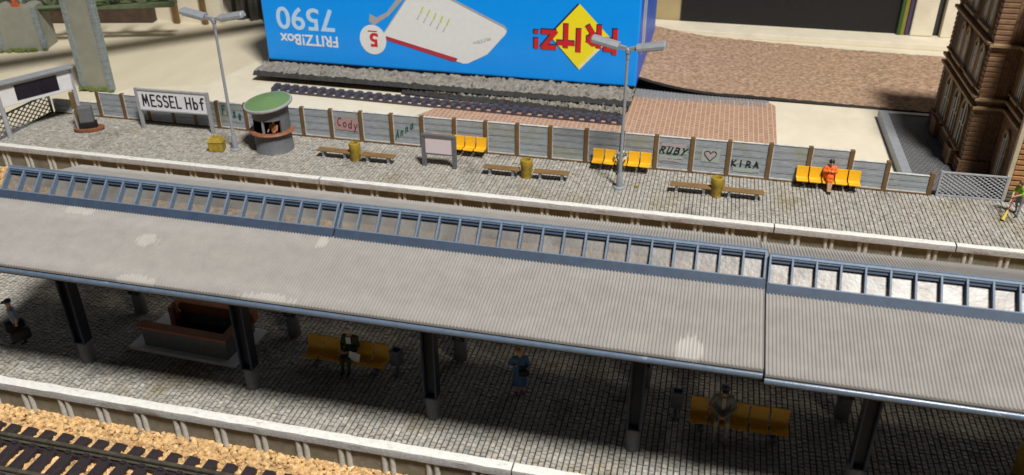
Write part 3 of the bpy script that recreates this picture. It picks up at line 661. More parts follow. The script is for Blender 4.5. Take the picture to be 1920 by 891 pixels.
# round kiosk
t = thing('round_kiosk', (-20.78, 35.85, 0), 'round grey kiosk with flat green cone roof and brown serving counter', 'kiosk', rz=0)
rk = .92
b = MB(); T = None
b.lathe([(rk, 0), (rk+.03, .02), (rk, .05), (rk-.02, 1.02), (rk-.08, 1.02)], 40)
# upper drum with an opening facing the platform edge: angles 190..300 deg open
a0, a1 = R(-32), R(196)
b.lathe([(rk-.03, 1.0), (rk-.03, 1.75), (rk-.12, 1.75), (rk-.12, 1.0), (rk-.03, 1.0)], 30, None, 0, a0, a1)
b.lathe([(rk-.03, 1.72), (rk-.02, 2.26), (rk-.12, 2.26), (rk-.12, 1.72), (rk-.03, 1.72)], 40)
b.build('drum', M['dgrey'], t, smooth=True, angle=50)
MB().lathe([(0, .95), (rk-.1, .95)], 30).lathe([(rk-.125, .95), (rk-.125, 2.24)], 30, None, 0, a0, a1).build('inside', M['dark'], t, smooth=True)
for a in (-90,): MB().box(-.05, .05, -.04, .04, 1.0, 1.74, Matrix.Rotation(R(a), 4, 'Z') @ Matrix.Translation((rk-.07, 0, 0))).build('mullion', M['sgrey'], t)
MB().lathe([(rk-.05, .98), (rk+.16, .98), (rk+.2, 1.03), (rk+.16, 1.10), (rk-.05, 1.10), (rk-.05, .98)], 30, None, 0, R(-190), R(25)).build('counter', M['kbrown'], t, smooth=True, angle=40)
KT = Matrix.Translation((0, -.05, 2.32)) @ Matrix.Rotation(R(6), 4, 'X') @ Matrix.Rotation(R(-5), 4, 'Y') @ Matrix.Translation((0, 0, -2.30))
MB().lathe([(0, 2.30), (1.10, 2.30), (1.17, 2.33), (1.20, 2.40), (1.17, 2.46), (1.10, 2.47)], 48, KT).build('roof_rim', M['lgrey'], t, smooth=True, angle=50)
MB().lathe([(1.10, 2.47), (0, 2.70)], 48, KT).build('roof', M['kgreen'], t, smooth=True, angle=60)

# notice board
t = thing('notice_board', (-12.81, 35.56, 0), 'slate grey notice board with an empty pale pink sheet', 'notice board')
for x in (0, 1.5): MB().box(x-.10, x+.10, -.08, .08, 0, 1.62, b=.015).build('leg', M['dgrey'], t)
MB().box(-.02, 1.52, -.10, .10, 1.52, 1.66, b=.015).build('top_rail', M['dgrey'], t); MB().box(.08, 1.42, -.06, .06, .62, .70, b=.01).build('bottom_rail', M['dgrey'], t)
MB().box(.10, 1.40, -.045, .045, .70, 1.52).build('sheet', M['board'], t)

# benches and litter bins
def bench(x, y, w_, label, rz=0):
    t = thing('bench', (x, y, 0), label, 'bench', 'wooden benches without backs', rz=rz)
    st = MB()
    for k in range(3): st.box(0, w_, -.20+k*.145, -.20+k*.145+.125, .36, .42, b=.012)
    st.build('seat', M['bwood'], t)
    for lx in (.30, w_-.30):
        l = MB(); l.box(lx-.07, lx+.07, -.17, .17, 0, .07, b=.01); l.add([(lx-.05, -.10, .05), (lx+.05, -.10, .05), (lx+.05, .10, .05), (lx-.05, .10, .05), (lx-.06, -.18, .36), (lx+.06, -.18, .36), (lx+.06, .18, .36), (lx-.06, .18, .36)], [(0,3,2,1),(4,5,6,7),(0,1,5,4),(1,2,6,5),(2,3,7,6),(3,0,4,7)])
        l.build('leg', M['lgrey'], t)
    MB().box(.2, w_-.2, -.03, .03, .14, .20).build('stretcher', M['dgrey'], t)
    return t
bench(-18.22, 35.42, 1.72, 'wooden bench left of the ochre bin, nearest the round kiosk', R(-.5)); bench(-15.9, 35.32, 1.66, 'wooden bench between the ochre bin and the notice board', R(1))
bench(-9.80, 35.30, 1.70, 'wooden bench left of the ochre bin, just right of the notice board', R(0)); bench(-7.42, 35.32, 1.62, 'wooden bench right of the ochre bin and left of the lamp post', R(2))
bench(-1.20, 35.40, 1.80, 'wooden bench left of the bin under the heart graffiti', R(0)); bench(1.10, 35.36, 1.78, 'wooden bench right of the bin, below the KIRA graffiti', R(-.5))
def bin_(x, y, label, sc=1):
    t = thing('litter_bin', (x, y, 0), label, 'litter bin', 'round ochre litter bins')
    b = MB(); prof = [(0, 0), (.235, 0), (.25, .04), (.25, .50), (.275, .56), (.285, .80), (.27, .88), (.19, .90), (.17, .84), (.165, .55), (0, .55)]
    b.lathe(prof, 14); bo = b.build('body', M['ochre'], t, smooth=True, angle=40)
    for v in bo.data.vertices: v.co.x += rng.normal(0, .008); v.co.y += rng.normal(0, .008)
    MB().lathe([(0, .56), (.16, .56)], 12).build('inside', M['dark'], t)
    MB().box(.22, .30, -.05, .05, .30, .74, b=.01).build('bracket', M['ochre'], t)
    t.scale = (sc, sc, sc); return t
bin_(-16.30, 35.42, 'ochre litter bin between the two benches nearest the kiosk'); bin_(-7.80, 35.40, 'ochre litter bin between the two benches left of the lamp post')
bin_(.84, 35.42, 'ochre litter bin with battered rim below the heart graffiti'); bin_(9.45, 19.95, 'yellow litter bin in the shade under the right end of the canopy', 1.05)

# seat rows
def seat_row(x, y, n, label, gaps=(), rz=0, pitch=.56, wide=()):
    t = thing('seat_row', (x, y, 0), label, 'seat row', 'rows of yellow platform seats', rz=rz)
    seat0 = None
    w2 = .25
    prof = [(-.46, .37), (-.47, .41), (-.40, .44), (-.10, .40), (-.03, .44), (.02, .62), (.07, .90), (.10, .91), (.12, .88), (.08, .60), (.03, .40), (-.08, .35), (-.40, .38)]
    for i in range(n):
        if i in gaps: continue
        vs = []; cols = [(-w2, 1), (-w2*.82, 0), (w2*.82, 0), (w2, 1)]
        for cx, lift in cols:
            for (py, pz) in prof:
                vs.append((cx, py-(0 if not lift else .0), pz+(.018 if lift else 0)))
        k = len(prof); fs = [(a*k+q, a*k+(q+1) % k, (a+1)*k+(q+1) % k, (a+1)*k+q) for a in range(3) for q in range(k)]+[tuple(range(k)), tuple(3*k+q for q in range(k-1, -1, -1))]
        if seat0 is None:
            seat0 = MB().add(vs, fs).build('seat', M['yellow'], t, smooth=True, angle=25); seat0.location = ((i+.5)*pitch, 0, 0)
        else:
            c = seat0.copy(); C.objects.link(c); c.location = ((i+.5)*pitch, 0, 0); c.rotation_euler = (R(rng.uniform(-1.2, 1.2)), 0, R(rng.uniform(-1.5, 1.5)))
    L = n*pitch
    MB().box(.05, L-.05, -.16, -.06, .27, .35).build('beam', M['dgrey'], t)
    for lx in (pitch*.5+.1, L-pitch*.5-.1): MB().box(lx-.06, lx+.06, -.15, -.05, .05, .28).box(lx-.09, lx+.09, -.34, .06, 0, .05).build('leg', M['dgrey'], t)
    return t
seat_row(-11.65, 20.30, 5, 'row of yellow seats under the canopy with the person in green', rz=R(0))
seat_row(.50, 20.02, 5, 'row of yellow seats in the canopy shade with a person in a grey coat')
seat_row(-13.0, 37.32, 5, 'row of yellow seats partly hidden behind the notice board')
seat_row(-5.0, 37.28, 5, 'row of yellow seats behind the lamp post', gaps=())
seat_row(4.28, 37.42, 5, 'row of yellow seats at the fence with a person in orange')

# square grey waste bins under the canopy
def sqbin(x, y, h, label, rz=0):
    t = thing('waste_bin', (x, y, 0), label, 'waste bin', 'square grey waste bins under the canopy', rz=rz)
    MB().box(-.17, .17, -.15, .15, .42, h-.04, b=.02).build('body', M['dgrey'], t)
    MB().box(-.18, -.12, -.17, .17, h-.06, h).box(.12, .18, -.17, .17, h-.06, h).box(-.12, .12, -.17, -.11, h-.06, h).box(-.12, .12, .11, .17, h-.06, h).build('rim', M['dgrey'], t)
    MB().box(-.12, .12, -.11, .11, h-.08, h-.035).build('opening', M['dark'], t)
    MB().box(-.04, .04, -.04, .04, 0, .44).box(-.12, .12, -.12, .12, 0, .04).build('stand', M['dgrey'], t); return t
sqbin(-8.55, 20.15, .95, 'square grey waste bin at the right end of the seats with the person in green', R(-14)); sqbin(.12, 20.15, .95, 'square grey waste bin left of the seats with the person in the grey coat')

# sunken counter under canopy
t = thing('sales_counter', (-17.65, 19.35, 0), 'open rectangular grey sales counter with reddish brown top on a pale base plate', 'sales counter', rz=R(-2))
MB().box(0, 3.95, 0, 2.05, .0, .13, b=.03).build('base_plate', M['plate'], t)
cw = MB(); cw.box(.50, 3.60, .22, .34, .13, .86); cw.box(3.48, 3.60, .34, 1.75, .13, .86); cw.box(.85, 3.60, 1.75, 1.87, .13, .9); cw.box(.85, .97, 1.35, 1.75, .13, .9); cw.build('counter_wall', M['dgrey'], t)
MB().box(.35, 3.70, .12, .46, .86, .95, b=.02).box(3.38, 3.70, .46, 1.70, .86, .95, b=.02).build('counter_top', M['rust'], t)
MB().box(.78, 3.75, 1.66, 1.98, .62, 1.0, b=.02).box(.80, 1.02, 1.25, 1.70, .16, .99, b=.02).build('back_shelf', M['rust'], t)
MB().box(.97, 3.48, .34, 1.75, .131, .16).build('floor', M['dark'], t)
MB().tube([(1.02, 1.4, .5), (1.02, 1.36, 1.15), (1.12, 1.28, 1.22), (1.22, 1.2, 1.02), (1.34, 1.16, .95)], [.10, .06, .05, .06, .07]).build('tap', M['rust'], t)
MB().box(1.5, 3.0, .9, .93, .5, .53).build('inner_rail', M['dgrey'], t)

# ------------------------------------------------------------------ people
SK = mat('skin', (.62, .36, .22), (.56, .31, .19), .55)
def cmat(n, c): return mat(n, c, tuple(x*.75 for x in c), .6, 6, .2, 20)
def capsule(b, p, q, r0, r1, mi=0):
    p, q = Vector(p), Vector(q); d = q-p; L = d.length
    if L < 1e-5: d = Vector((0, 0, 1)); L = 1e-3
    d.normalize(); k = 4; pts = []; rr = []
    for i in range(k+1): a = math.pi/2*(1-i/k); pts.append(p-d*r0*math.sin(a)); rr.append(max(.002, r0*math.cos(a)))
    for i in range(k+1): a = math.pi/2*i/k; pts.append(q+d*r1*math.sin(a)); rr.append(max(.002, r1*math.cos(a)))
    b.tube(pts, rr, 10)
def person(loc, rz, label, J, col, hair=None, hat=None, sleeves='long', skirt=None, coat=None, legs='trousers', scale=1, extra=None, parts=()):
    """J: joints in metres for a 1.75 m figure; one continuous voxel-remeshed body, coloured by body region"""
    t = thing('person', loc, label, 'person', rz=rz); t.scale = (scale,)*3
    V3 = Vector; b = MB(); segs = []
    def seg(p, q, r0, r1, c): capsule(b, p, q, r0, r1); segs.append((V3(p), V3(q), c, (r0+r1)/2))
    pel, ch, nk, hd = [V3(J[k]) for k in ('pelvis', 'chest', 'neck', 'head')]
    side = V3(J.get('side', (1, 0, 0)))
    top, bot, shoe, skin = 1, 2, 3, 0
    for s in (-.075, .075):
        seg(pel+side*s, ch+side*s*1.15, .115, .125, top)
    seg(ch+side*-.13+V3((0, 0, .06)), ch+side*.13+V3((0, 0, .06)), .085, .085, top)
    seg(ch+V3((0, 0, .05)), nk, .07, .052, top if False else skin); seg(nk, hd, .05, .06, skin)
    seg(hd+V3((0, 0, -.02)), hd+V3((0, 0, .045)), .082, .096, skin)
    fwd = V3(J.get('face', (0, -1, 0))).normalized()
    seg(hd+fwd*.04+V3((0, 0, -.055)), hd+fwd*.055+V3((0, 0, -.06)), .055, .045, skin)
    seg(hd+fwd*.09+V3((0, 0, .01)), hd+fwd*.115+V3((0, 0, -.02)), .012, .018, skin)
    rgt = fwd.cross(V3((0, 0, 1))).normalized()
    for s in (1, -1): seg(hd+rgt*s*.092+V3((0, 0, .01)), hd+rgt*s*.10+V3((0, 0, -.02)), .016, .014, skin)
    for s in 'LR':
        sh, el, ha = V3(J['sh'+s]), V3(J['el'+s]), V3(J['ha'+s])
        seg(sh, el, .062, .048, top); seg(el, ha, .046, .034, top if sleeves == 'long' else skin)
        d = (ha-el).normalized(); pm = ha+d*.05; o = d.orthogonal().normalized(); o2 = d.cross(o)
        seg(ha, pm, .033, .036, skin)
        for k in range(4):
            a = pm+o*(.022*(k-1.5)); seg(a, a+d*(.05-.006*abs(k-1.3))+o2*.02, .012, .010, skin)
        seg(ha+d*.02+o*.03, ha+d*.05+o*.06, .013, .011, skin)
        hp, kn, an, to = V3(J['hip'+s]), V3(J['kn'+s]), V3(J['an'+s]), V3(J['to'+s])
        lc = bot if legs == 'trousers' else skin
        seg(hp, kn, .092, .062, bot if legs != 'bare' else skin); seg(kn, an, .06, .042, lc)
        seg(an+V3((0, 0, -.02)), to, .045, .036, shoe)
    if extra: extra(seg)
    me = bpy.data.meshes.new('b'); me.from_pydata(b.v, [], b.f)
    tmp = bpy.data.objects.new('tmp', me); C.objects.link(tmp)
    md = tmp.modifiers.new('r', 'REMESH'); md.mode = 'VOXEL'; md.voxel_size = .017; ms = tmp.modifiers.new('s', 'SMOOTH'); ms.iterations = 2; ms.factor = .5
    bpy.context.view_layer.update()
    nm = bpy.data.meshes.new_from_object(tmp.evaluated_get(bpy.context.evaluated_depsgraph_get())); bpy.data.objects.remove(tmp)
    for m_ in (SK, col['top'], col['bottom'], col['shoe']): nm.materials.append(m_)
    A = np.array([s[0][:] for s in segs]); B = np.array([s[1][:] for s in segs]); cc = [s[2] for s in segs]; rr = np.array([s[3] for s in segs])
    nf = len(nm.polygons); cen = np.zeros(nf*3); nm.polygons.foreach_get('center', cen); cen = cen.reshape(-1, 3)
    AB = B-A; L2 = (AB**2).sum(1)+1e-9
    tt = np.clip(((cen[:, None]-A[None])*AB[None]).sum(2)/L2, 0, 1); dd = np.linalg.norm(cen[:, None]-(A[None]+tt[..., None]*AB[None]), axis=2)-rr
    idx = dd.argmin(1); mi = np.array(cc)[idx]; nm.polygons.foreach_set('material_index', mi.astype(np.int32)); nm.polygons.foreach_set('use_smooth', [True]*nf)
    ob = bpy.data.objects.new('body', nm); C.objects.link(ob); ob.parent = t
    for s in (1, -1):
        MB().lathe([(0, -.012), (.011, -.004), (.011, .004), (0, .012)], 8, Matrix.Translation(hd+fwd*.094+rgt*s*.034+V3((0, 0, .012)))).build('eye', M['ink'], t)
    Rf = Matrix((rgt, -fwd, V3((0, 0, 1)))).transposed().to_4x4()
    if hair:
        T = Matrix.Translation(hd+V3((0, 0, .035))-fwd*.018) @ Rf @ Matrix.Diagonal((1.0, 1.05, 1.0, 1))
        MB().lathe([(.098, -.055), (.112, -.01), (.105, .045), (.07, .09), (0, .108)], 16, T).build('hair', hair, t, smooth=True, angle=80)
    if hat:
        T = Matrix.Translation(hd+V3((0, 0, .05))) @ Rf
        MB().lathe([(.108, -.01), (.12, .03), (.105, .07), (.06, .10), (0, .105)], 16, T).box(-.08, .08, -.21, -.08, -.01, .012, T).build('cap', hat, t, smooth=True)
    if skirt:
        p0, p1, r0, r1, sm = skirt; p0, p1 = V3(p0), V3(p1)
        MB().tube([p0, p0.lerp(p1, .4), p1], [r0, lerp(r0, r1, .55), r1], 16).build('skirt', sm, t, smooth=True, angle=60)
    if coat:
        p0, p1, r0, r1, sm = coat; p0, p1 = V3(p0), V3(p1)
        MB().tube([p0, p0.lerp(p1, .5), p1], [r0, lerp(r0, r1, .5), r1], 16).build('coat', sm, t, smooth=True, angle=60)
    for nme, bb, mm in parts: bb.build(nme, mm, t)
    return t
def standing(**k):
    J = dict(pelvis=(0, 0, .96), chest=(0, 0, 1.30), neck=(0, -.01, 1.46), head=(0, -.02, 1.60),
             shL=(.20, 0, 1.38), elL=(.25, 0, 1.12), haL=(.26, -.05, .88), shR=(-.20, 0, 1.38), elR=(-.25, 0, 1.12), haR=(-.26, -.05, .88),
             hipL=(.09, 0, .92), knL=(.10, -.01, .50), anL=(.10, .0, .09), toL=(.11, -.14, .04), hipR=(-.09, 0, .92), knR=(-.10, -.01, .50), anR=(-.10, 0, .09), toR=(-.11, -.14, .04))
    J.update(k); return J
def sitting(**k):
    J = dict(pelvis=(0, .02, .52), chest=(0, .04, .86), neck=(0, .0, 1.02), head=(0, -.03, 1.15),
             shL=(.19, .03, .94), elL=(.24, -.04, .70), haL=(.12, -.26, .62), shR=(-.19, .03, .94), elR=(-.24, -.04, .70), haR=(-.12, -.26, .62),
             hipL=(.09, 0, .52), knL=(.10, -.42, .50), anL=(.09, -.44, .10), toL=(.09, -.58, .04), hipR=(-.09, 0, .52), knR=(-.10, -.42, .50), anR=(-.09, -.44, .10), toR=(-.09, -.58, .04))
    J.update(k); return J
blk = cmat('black_cloth', (.018, .017, .016)); shoe = cmat('dark_shoe', (.02, .015, .012))
HB = mat('black_hair', (.015, .012, .010)); HY = mat('blonde_hair', (.55, .33, .07)); HBr = mat('brown_hair', (.12, .06, .03))
person((-21.35, 18.85, 0), R(-35), 'person in a blue grey shirt, dark trousers and cap carrying two black bags',
       standing(face=(-.5, -.8, -.1), elL=(.27, .02, 1.14), haL=(.30, -.02, .90), elR=(-.27, .02, 1.14), haR=(-.30, -.02, .90), anL=(.12, .12, .09), toL=(.12, -.02, .04), anR=(-.10, -.10, .09), toR=(-.10, -.24, .04)),
       dict(top=cmat('blue_grey_shirt', (.20, .28, .36)), bottom=blk, shoe=shoe), hat=cmat('dark_teal_cap', (.05, .11, .13)), sleeves='short')
def bag(x, y, z, rz, label, w_=.62, h_=.42):
    t = thing('travel_bag', (x, y, z), label, 'bag', 'black bags carried by the person with the cap', rz=rz)
    MB().box(-w_/2, w_/2, -.13, .13, 0, h_, b=.10).build('body', blk, t, smooth=True)
    MB().tube([(-.14, 0, h_-.02), (-.10, 0, h_+.10), (.10, 0, h_+.10), (.14, 0, h_-.02)], .018).build('handle', blk, t)
_c, _s = math.cos(R(-35)), math.sin(R(-35))
bag(-21.35+_c*.34, 18.85+_s*.34, .32, R(50), 'black travel bag on the right of the person with the cap')
bag(-21.35-_c*.34, 18.85-_s*.34, .32, R(50), 'black travel bag on the left of the person with the cap')
def dgreen(n): return cmat(n, (.05, .085, .03))
person((-10.15, 20.30, 0), 0, 'seated person in a dark green jacket holding a white paper',
       sitting(haL=(.05, -.30, .66), haR=(-.10, -.30, .66), head=(0, -.05, 1.14)), dict(top=dgreen('green_jacket'), bottom=dgreen('green_trousers'), shoe=shoe), hair=mat('pale_hair', (.7, .68, .58)), scale=1.15,
       parts=[('newspaper', MB().box(-.02, .30, -.40, -.38, .50, .78, Matrix.Rotation(R(12), 4, 'Y')), M['white']), ('shirt_front', MB().box(-.07, .07, -.115, -.09, .78, 1.0, b=.01), M['white'])])
person((1.42, 19.98, 0), 0, 'seated person in a grey coat and pale grey trousers with hands on the lap',
       sitting(head=(0, -.02, 1.17), elL=(.30, -.06, .72), elR=(-.30, -.06, .72), haL=(.06, -.30, .60), haR=(-.06, -.30, .60), knL=(.13, -.44, .50), anL=(.14, -.46, .10), knR=(-.13, -.44, .50), anR=(-.14, -.46, .10), toL=(.15, -.60, .04), toR=(-.15, -.60, .04)),
       dict(top=cmat('grey_coat', (.26, .28, .28)), bottom=cmat('pale_trousers', (.50, .47, .43)), shoe=cmat('pale_shoe', (.45, .42, .38))), hat=cmat('grey_hat', (.16, .16, .17)), scale=1.18,
       parts=[('shirt_front', MB().box(-.045, .045, -.13, -.10, .66, 1.0, b=.01), cmat('cream_shirt', (.62, .50, .36)))])
person((-3.62, 37.15, 0), 0, 'seated person in a white and dark green outfit half hidden behind the lamp post',
       sitting(elR=(-.30, -.02, .72), haR=(-.22, -.20, .60)), dict(top=mat('white_green_shirt', (.62, .62, .52), (.06, .08, .03), .6, 9, pos=(.46, .54)), bottom=dgreen('green_pants'), shoe=shoe), hair=HB)
person((5.72, 37.36, 0), 0, 'seated person in an orange dress with black hair and crossed arms',
       sitting(haL=(-.02, -.19, .84), elL=(.25, -.06, .74), haR=(.02, -.17, .80), elR=(-.26, -.06, .76), anL=(.04, -.52, .10), toL=(.05, -.66, .04), anR=(-.03, -.50, .10), toR=(-.04, -.64, .04), knL=(.06, -.42, .50), knR=(-.06, -.42, .50)),
       dict(top=cmat('orange_dress', (.85, .16, .02)), bottom=cmat('orange_skirt', (.85, .17, .02)), shoe=blk), hair=HB, legs='skirt', sleeves='long', scale=1.1,
       skirt=((0, .02, .56), (0, -.36, .50), .16, .14, cmat('orange_cloth', (.85, .17, .02))))
person((-4.60, 20.15, 0), R(20), 'person in a blue dress with blonde hair standing alone under the canopy',
       standing(face=(.5, -.8, -.1), elR=(-.33, .02, 1.16), haR=(-.16, -.15, 1.20), elL=(.27, -.06, 1.14), haL=(.12, -.22, 1.02)),
       dict(top=cmat('blue_dress', (.08, .19, .36)), bottom=SK, shoe=cmat('red_shoe', (.2, .05, .03))), hair=HY, legs='bare', sleeves='long', scale=.98,
       skirt=((0, 0, 1.12), (0, 0, .42), .15, .24, cmat('blue_skirt', (.07, .18, .34))))
t = thing('handbag', (-4.42, 19.93, .86), 'small black handbag held by the person in the blue dress', 'handbag', rz=R(20))
MB().box(-.16, .16, -.07, .07, 0, .20, b=.04).build('body', blk, t, smooth=True); MB().tube([(-.10, 0, .18), (0, 0, .28), (.10, 0, .18)], .014).build('handle', blk, t)
person((13.32, 36.45, 0), R(-55), 'worker in a bright green shirt and grey trousers bending over a broom',
       standing(pelvis=(0, .05, .94), chest=(0, -.08, 1.24), neck=(0, -.16, 1.38), head=(0, -.22, 1.50), shL=(.19, -.10, 1.30), shR=(-.19, -.10, 1.30), elL=(.22, -.28, 1.10), haL=(.04, -.46, .98), elR=(-.20, -.26, 1.04), haR=(-.02, -.52, .76), anL=(.16, -.12, .09), toL=(.17, -.26, .04), anR=(-.16, .18, .09), toR=(-.16, .04, .04), knR=(-.13, .02, .50)),
       dict(top=cmat('bright_green_shirt', (.26, .50, .03)), bottom=cmat('grey_trousers', (.24, .23, .24)), shoe=shoe), hair=HBr, sleeves='short')
hx_, hy_ = 13.32, 36.45
def wp(l):  # local figure point to world
    a = R(-55); return Vector((hx_+l[0]*math.cos(a)-l[1]*math.sin(a), hy_+l[0]*math.sin(a)+l[1]*math.cos(a), l[2]))
h1, h2 = wp((.02, -.44, 1.02)), wp((0, -.56, .74)); d = (h2-h1).normalized(); foot = h2+d*((h2.z-.10)/-d.z)
foot = Vector((12.62, 35.7, .07)); h1 = wp((.04, -.40, 1.05))
t = thing('broom', tuple(foot), 'broom with a red brown handle and yellow bristle head swept by the worker', 'broom')
MB().tube([Vector((0, 0, 0))+(h1-foot)*.36, (h1-foot)*1.08], .028).build('handle', cmat('red_brown_handle', (.30, .07, .04)), t)
MB().tube([(0, 0, 0), (h1-foot)*.18, (h1-foot)*.38], [.085, .06, .035]).build('bristles', cmat('yellow_bristles', (.75, .58, .08)), t)
person((-20.45, 35.45, .25), R(0), 'person with brown hair serving inside the round kiosk', standing(elL=(.25, -.15, 1.14), haL=(.20, -.35, 1.10), elR=(-.25, -.15, 1.14), haR=(-.2, -.35, 1.10)),
       dict(top=cmat('orange_brown_shirt', (.45, .18, .08)), bottom=blk, shoe=shoe), hair=HBr, scale=.86)

# ------------------------------------------------------------------ things lying on the table behind the fence
# packaging box, standing upside down
bx0, bx1, by0, bz0, bz1 = -27.58, -4.15, 48.38, .22, 8.2
t = thing('packaging_box', (0, by0, 0), 'large glossy blue cardboard box standing upside down with printed lettering', 'cardboard box')
MB().box(bx0, bx1, 0, 12.2, bz0, bz1, b=.10).build('carton', M['boxblue'], t)
MB().box(bx1-.02, bx1+.012, .12, 12.0, bz0+.1, bz1-.05).build('side_panel', M['boxblue2'], t)
for ya, yb, m_ in ((1.9, 2.9, M['pwhite']), (3.3, 3.9, M['pwhite'])): MB().box(bx1+.01, bx1+.02, ya, yb, 1.6, bz1-.1).build('label_strip', m_, t)
for k in range(14): 
    yy = 2.0+k*.06; MB().box(bx1+.021, bx1+.025, yy, yy+.025, 1.9, bz1-.3).build('small_print', M['pgrey'], t)
t.scale = (.991, 1, .991); t.location = (0, 47.95, .17)
MB().box(bx0+.3, bx1-.3, .15, 12, .02, bz0+.02).build('shaded_base_flap', M['pnavy'], t)  # recessed flap; its dark navy also holds the shadow under the box
RU = (R(90), R(180), 0)
text_mesh('model_number', '7590', 1.92, M['pblue'], t, (-22.72, -.012, 3.62), RU, bold=.03, sx=1.03)
text_mesh('brand_lettering', 'FRITZ!Box', .95, M['pwhite'], t, (-22.62, -.012, 1.98), RU, bold=.02, sx=.92)
def flat(name, poly, m_, y, th=.01): 
    return MB().prism(poly, y-th, y).build(name, m_, t)
# printed picture of the white device
flat('device_shadow', [(-20.2, 2.85), (-19.2, 3.5), (-18.0, 4.75), (-17.2, 5.7), (-17.6, 5.75), (-19.3, 3.72), (-20.0, 3.35), (-20.4, 3.55), (-20.5, 3.1)], M['pgrey'], -.002)
dv = [(-19.62, 2.35), (-17.70, 4.95), (-17.35, 5.15), (-16.6, 5.1), (-15.5, 4.75), (-12.05, 3.20), (-11.88, 3.02), (-11.98, 2.82), (-13.1, 1.55), (-14.3, .92), (-14.6, .88), (-15.6, 1.15), (-19.55, 2.20)]
flat('device_edge', [(x+.03, z+.14) for x, z in dv], M['pgrey'], -.006); flat('device_face', dv, M['pwhite'], -.012)
flat('device_stripe', [(-19.45, 2.26), (-14.95, 1.18), (-15.05, 1.0), (-15.3, .98), (-19.55, 2.05)], M['pdkred'], -.016)
for k in range(5):
    x, z = -17.1+k*.40, 4.00-k*.16
    flat('status_light', [(x-.12, z-.22), (x+.08, z+.2), (x+.16, z+.18), (x-.02, z-.26)], M['plime'], -.016); flat('status_text', [(x-.34, z-.62), (x-.13, z-.26), (x-.09, z-.27), (x-.28, z-.64)], M['pgrey'], -.016)
text_mesh('device_lettering', 'FRITZ!Box', .26, M['pgrey'], t, (-12.9, -.02, 2.62), (R(90), R(180-20), 0), bold=.005)
cz, cx = 1.98, -20.32
flat('sticker', [(cx+.86*math.cos(a), cz+.92*math.sin(a)) for a in np.linspace(0, 2*math.pi, 40)[:-1]], M['pwhite'], -.020)
rg = MB()
for k in range(40):
    a, a2 = 2*math.pi*k/40, 2*math.pi*(k+1)/40
    rg.prism([(cx+.68*math.cos(a), cz+.74*math.sin(a)), (cx+.68*math.cos(a2), cz+.74*math.sin(a2)), (cx+.65*math.cos(a2), cz+.71*math.sin(a2)), (cx+.65*math.cos(a), cz+.71*math.sin(a))], -.026, -.020)
rg.build('sticker_ring', M['pgrey'], t)
text_mesh('sticker_number', '5', 1.15, M['pred'], t, (cx+.36, -.03, cz+.38), RU, bold=.04, sx=1.05)
flat('sticker_line', [(cx-.3, cz+.56), (cx+.3, cz+.56), (cx+.3, cz+.48), (cx-.3, cz+.48)], M['pdkred'], -.022)
# diamond logo
D = [(-7.62, 4.86), (-5.75, 3.0), (-7.52, 1.02), (-9.32, 2.95)]
flat('logo_shadow', [(x-.10, z+.04) for x, z in D], M['pnavy'], -.004); flat('logo_diamond', D, M['pyel'], -.010)
D2 = [(-7.60, 1.18), (-7.52, 1.02), (-5.75, 3.0), (-5.95, 3.05)]; flat('logo_bevel', D2, mat('printed_pale_yellow', (.95, .90, .45)), -.013)
BL = {'F': [[(.16, 0), (.16, 1)], [(.16, .84), (1, .84)], [(.16, .45), (.85, .45)]],
      'R': [[(.15, 0), (.15, 1)], [(.15, .86), (.55, .86), (.8, .74), (.8, .58), (.55, .46), (.15, .46)], [(.5, .46), (.86, .04)]],
      'I': [[(.5, 0), (.5, 1)]], 'T': [[(.5, 0), (.5, 1)], [(0, .84), (1, .84)]],
      'Z': [[(.05, .86), (.95, .86), (.05, .14), (.98, .14)]], '!': [[(.5, .52), (.5, 1)], [(.5, -.02), (.5, .0)]]}
for ch, xr, xl, zt_, zb_ in (('F', -5.28, -6.18, 3.55, 2.05), ('R', -6.16, -7.30, 3.73, 2.36), ('I', -7.36, -7.84, 3.44, 2.05), ('T', -7.80, -8.90, 3.67, 2.26), ('Z', -8.84, -9.85, 3.42, 1.98), ('!', -9.92, -10.30, 3.21, 2.12)):
    w_, h_ = xr-xl, zt_-zb_
    L_ = [[(.12+px*(w_-.24), .10+py*(h_-.20)) for px, py in ln] for ln in BL[ch]]
    ribbon('logo_letter_edge', L_, .34, M['pnavy'], t, (xr-.035, -.014, zt_+.035), RU); ribbon('logo_letter', L_, .27, M['pred'], t, (xr, -.026, zt_), RU)

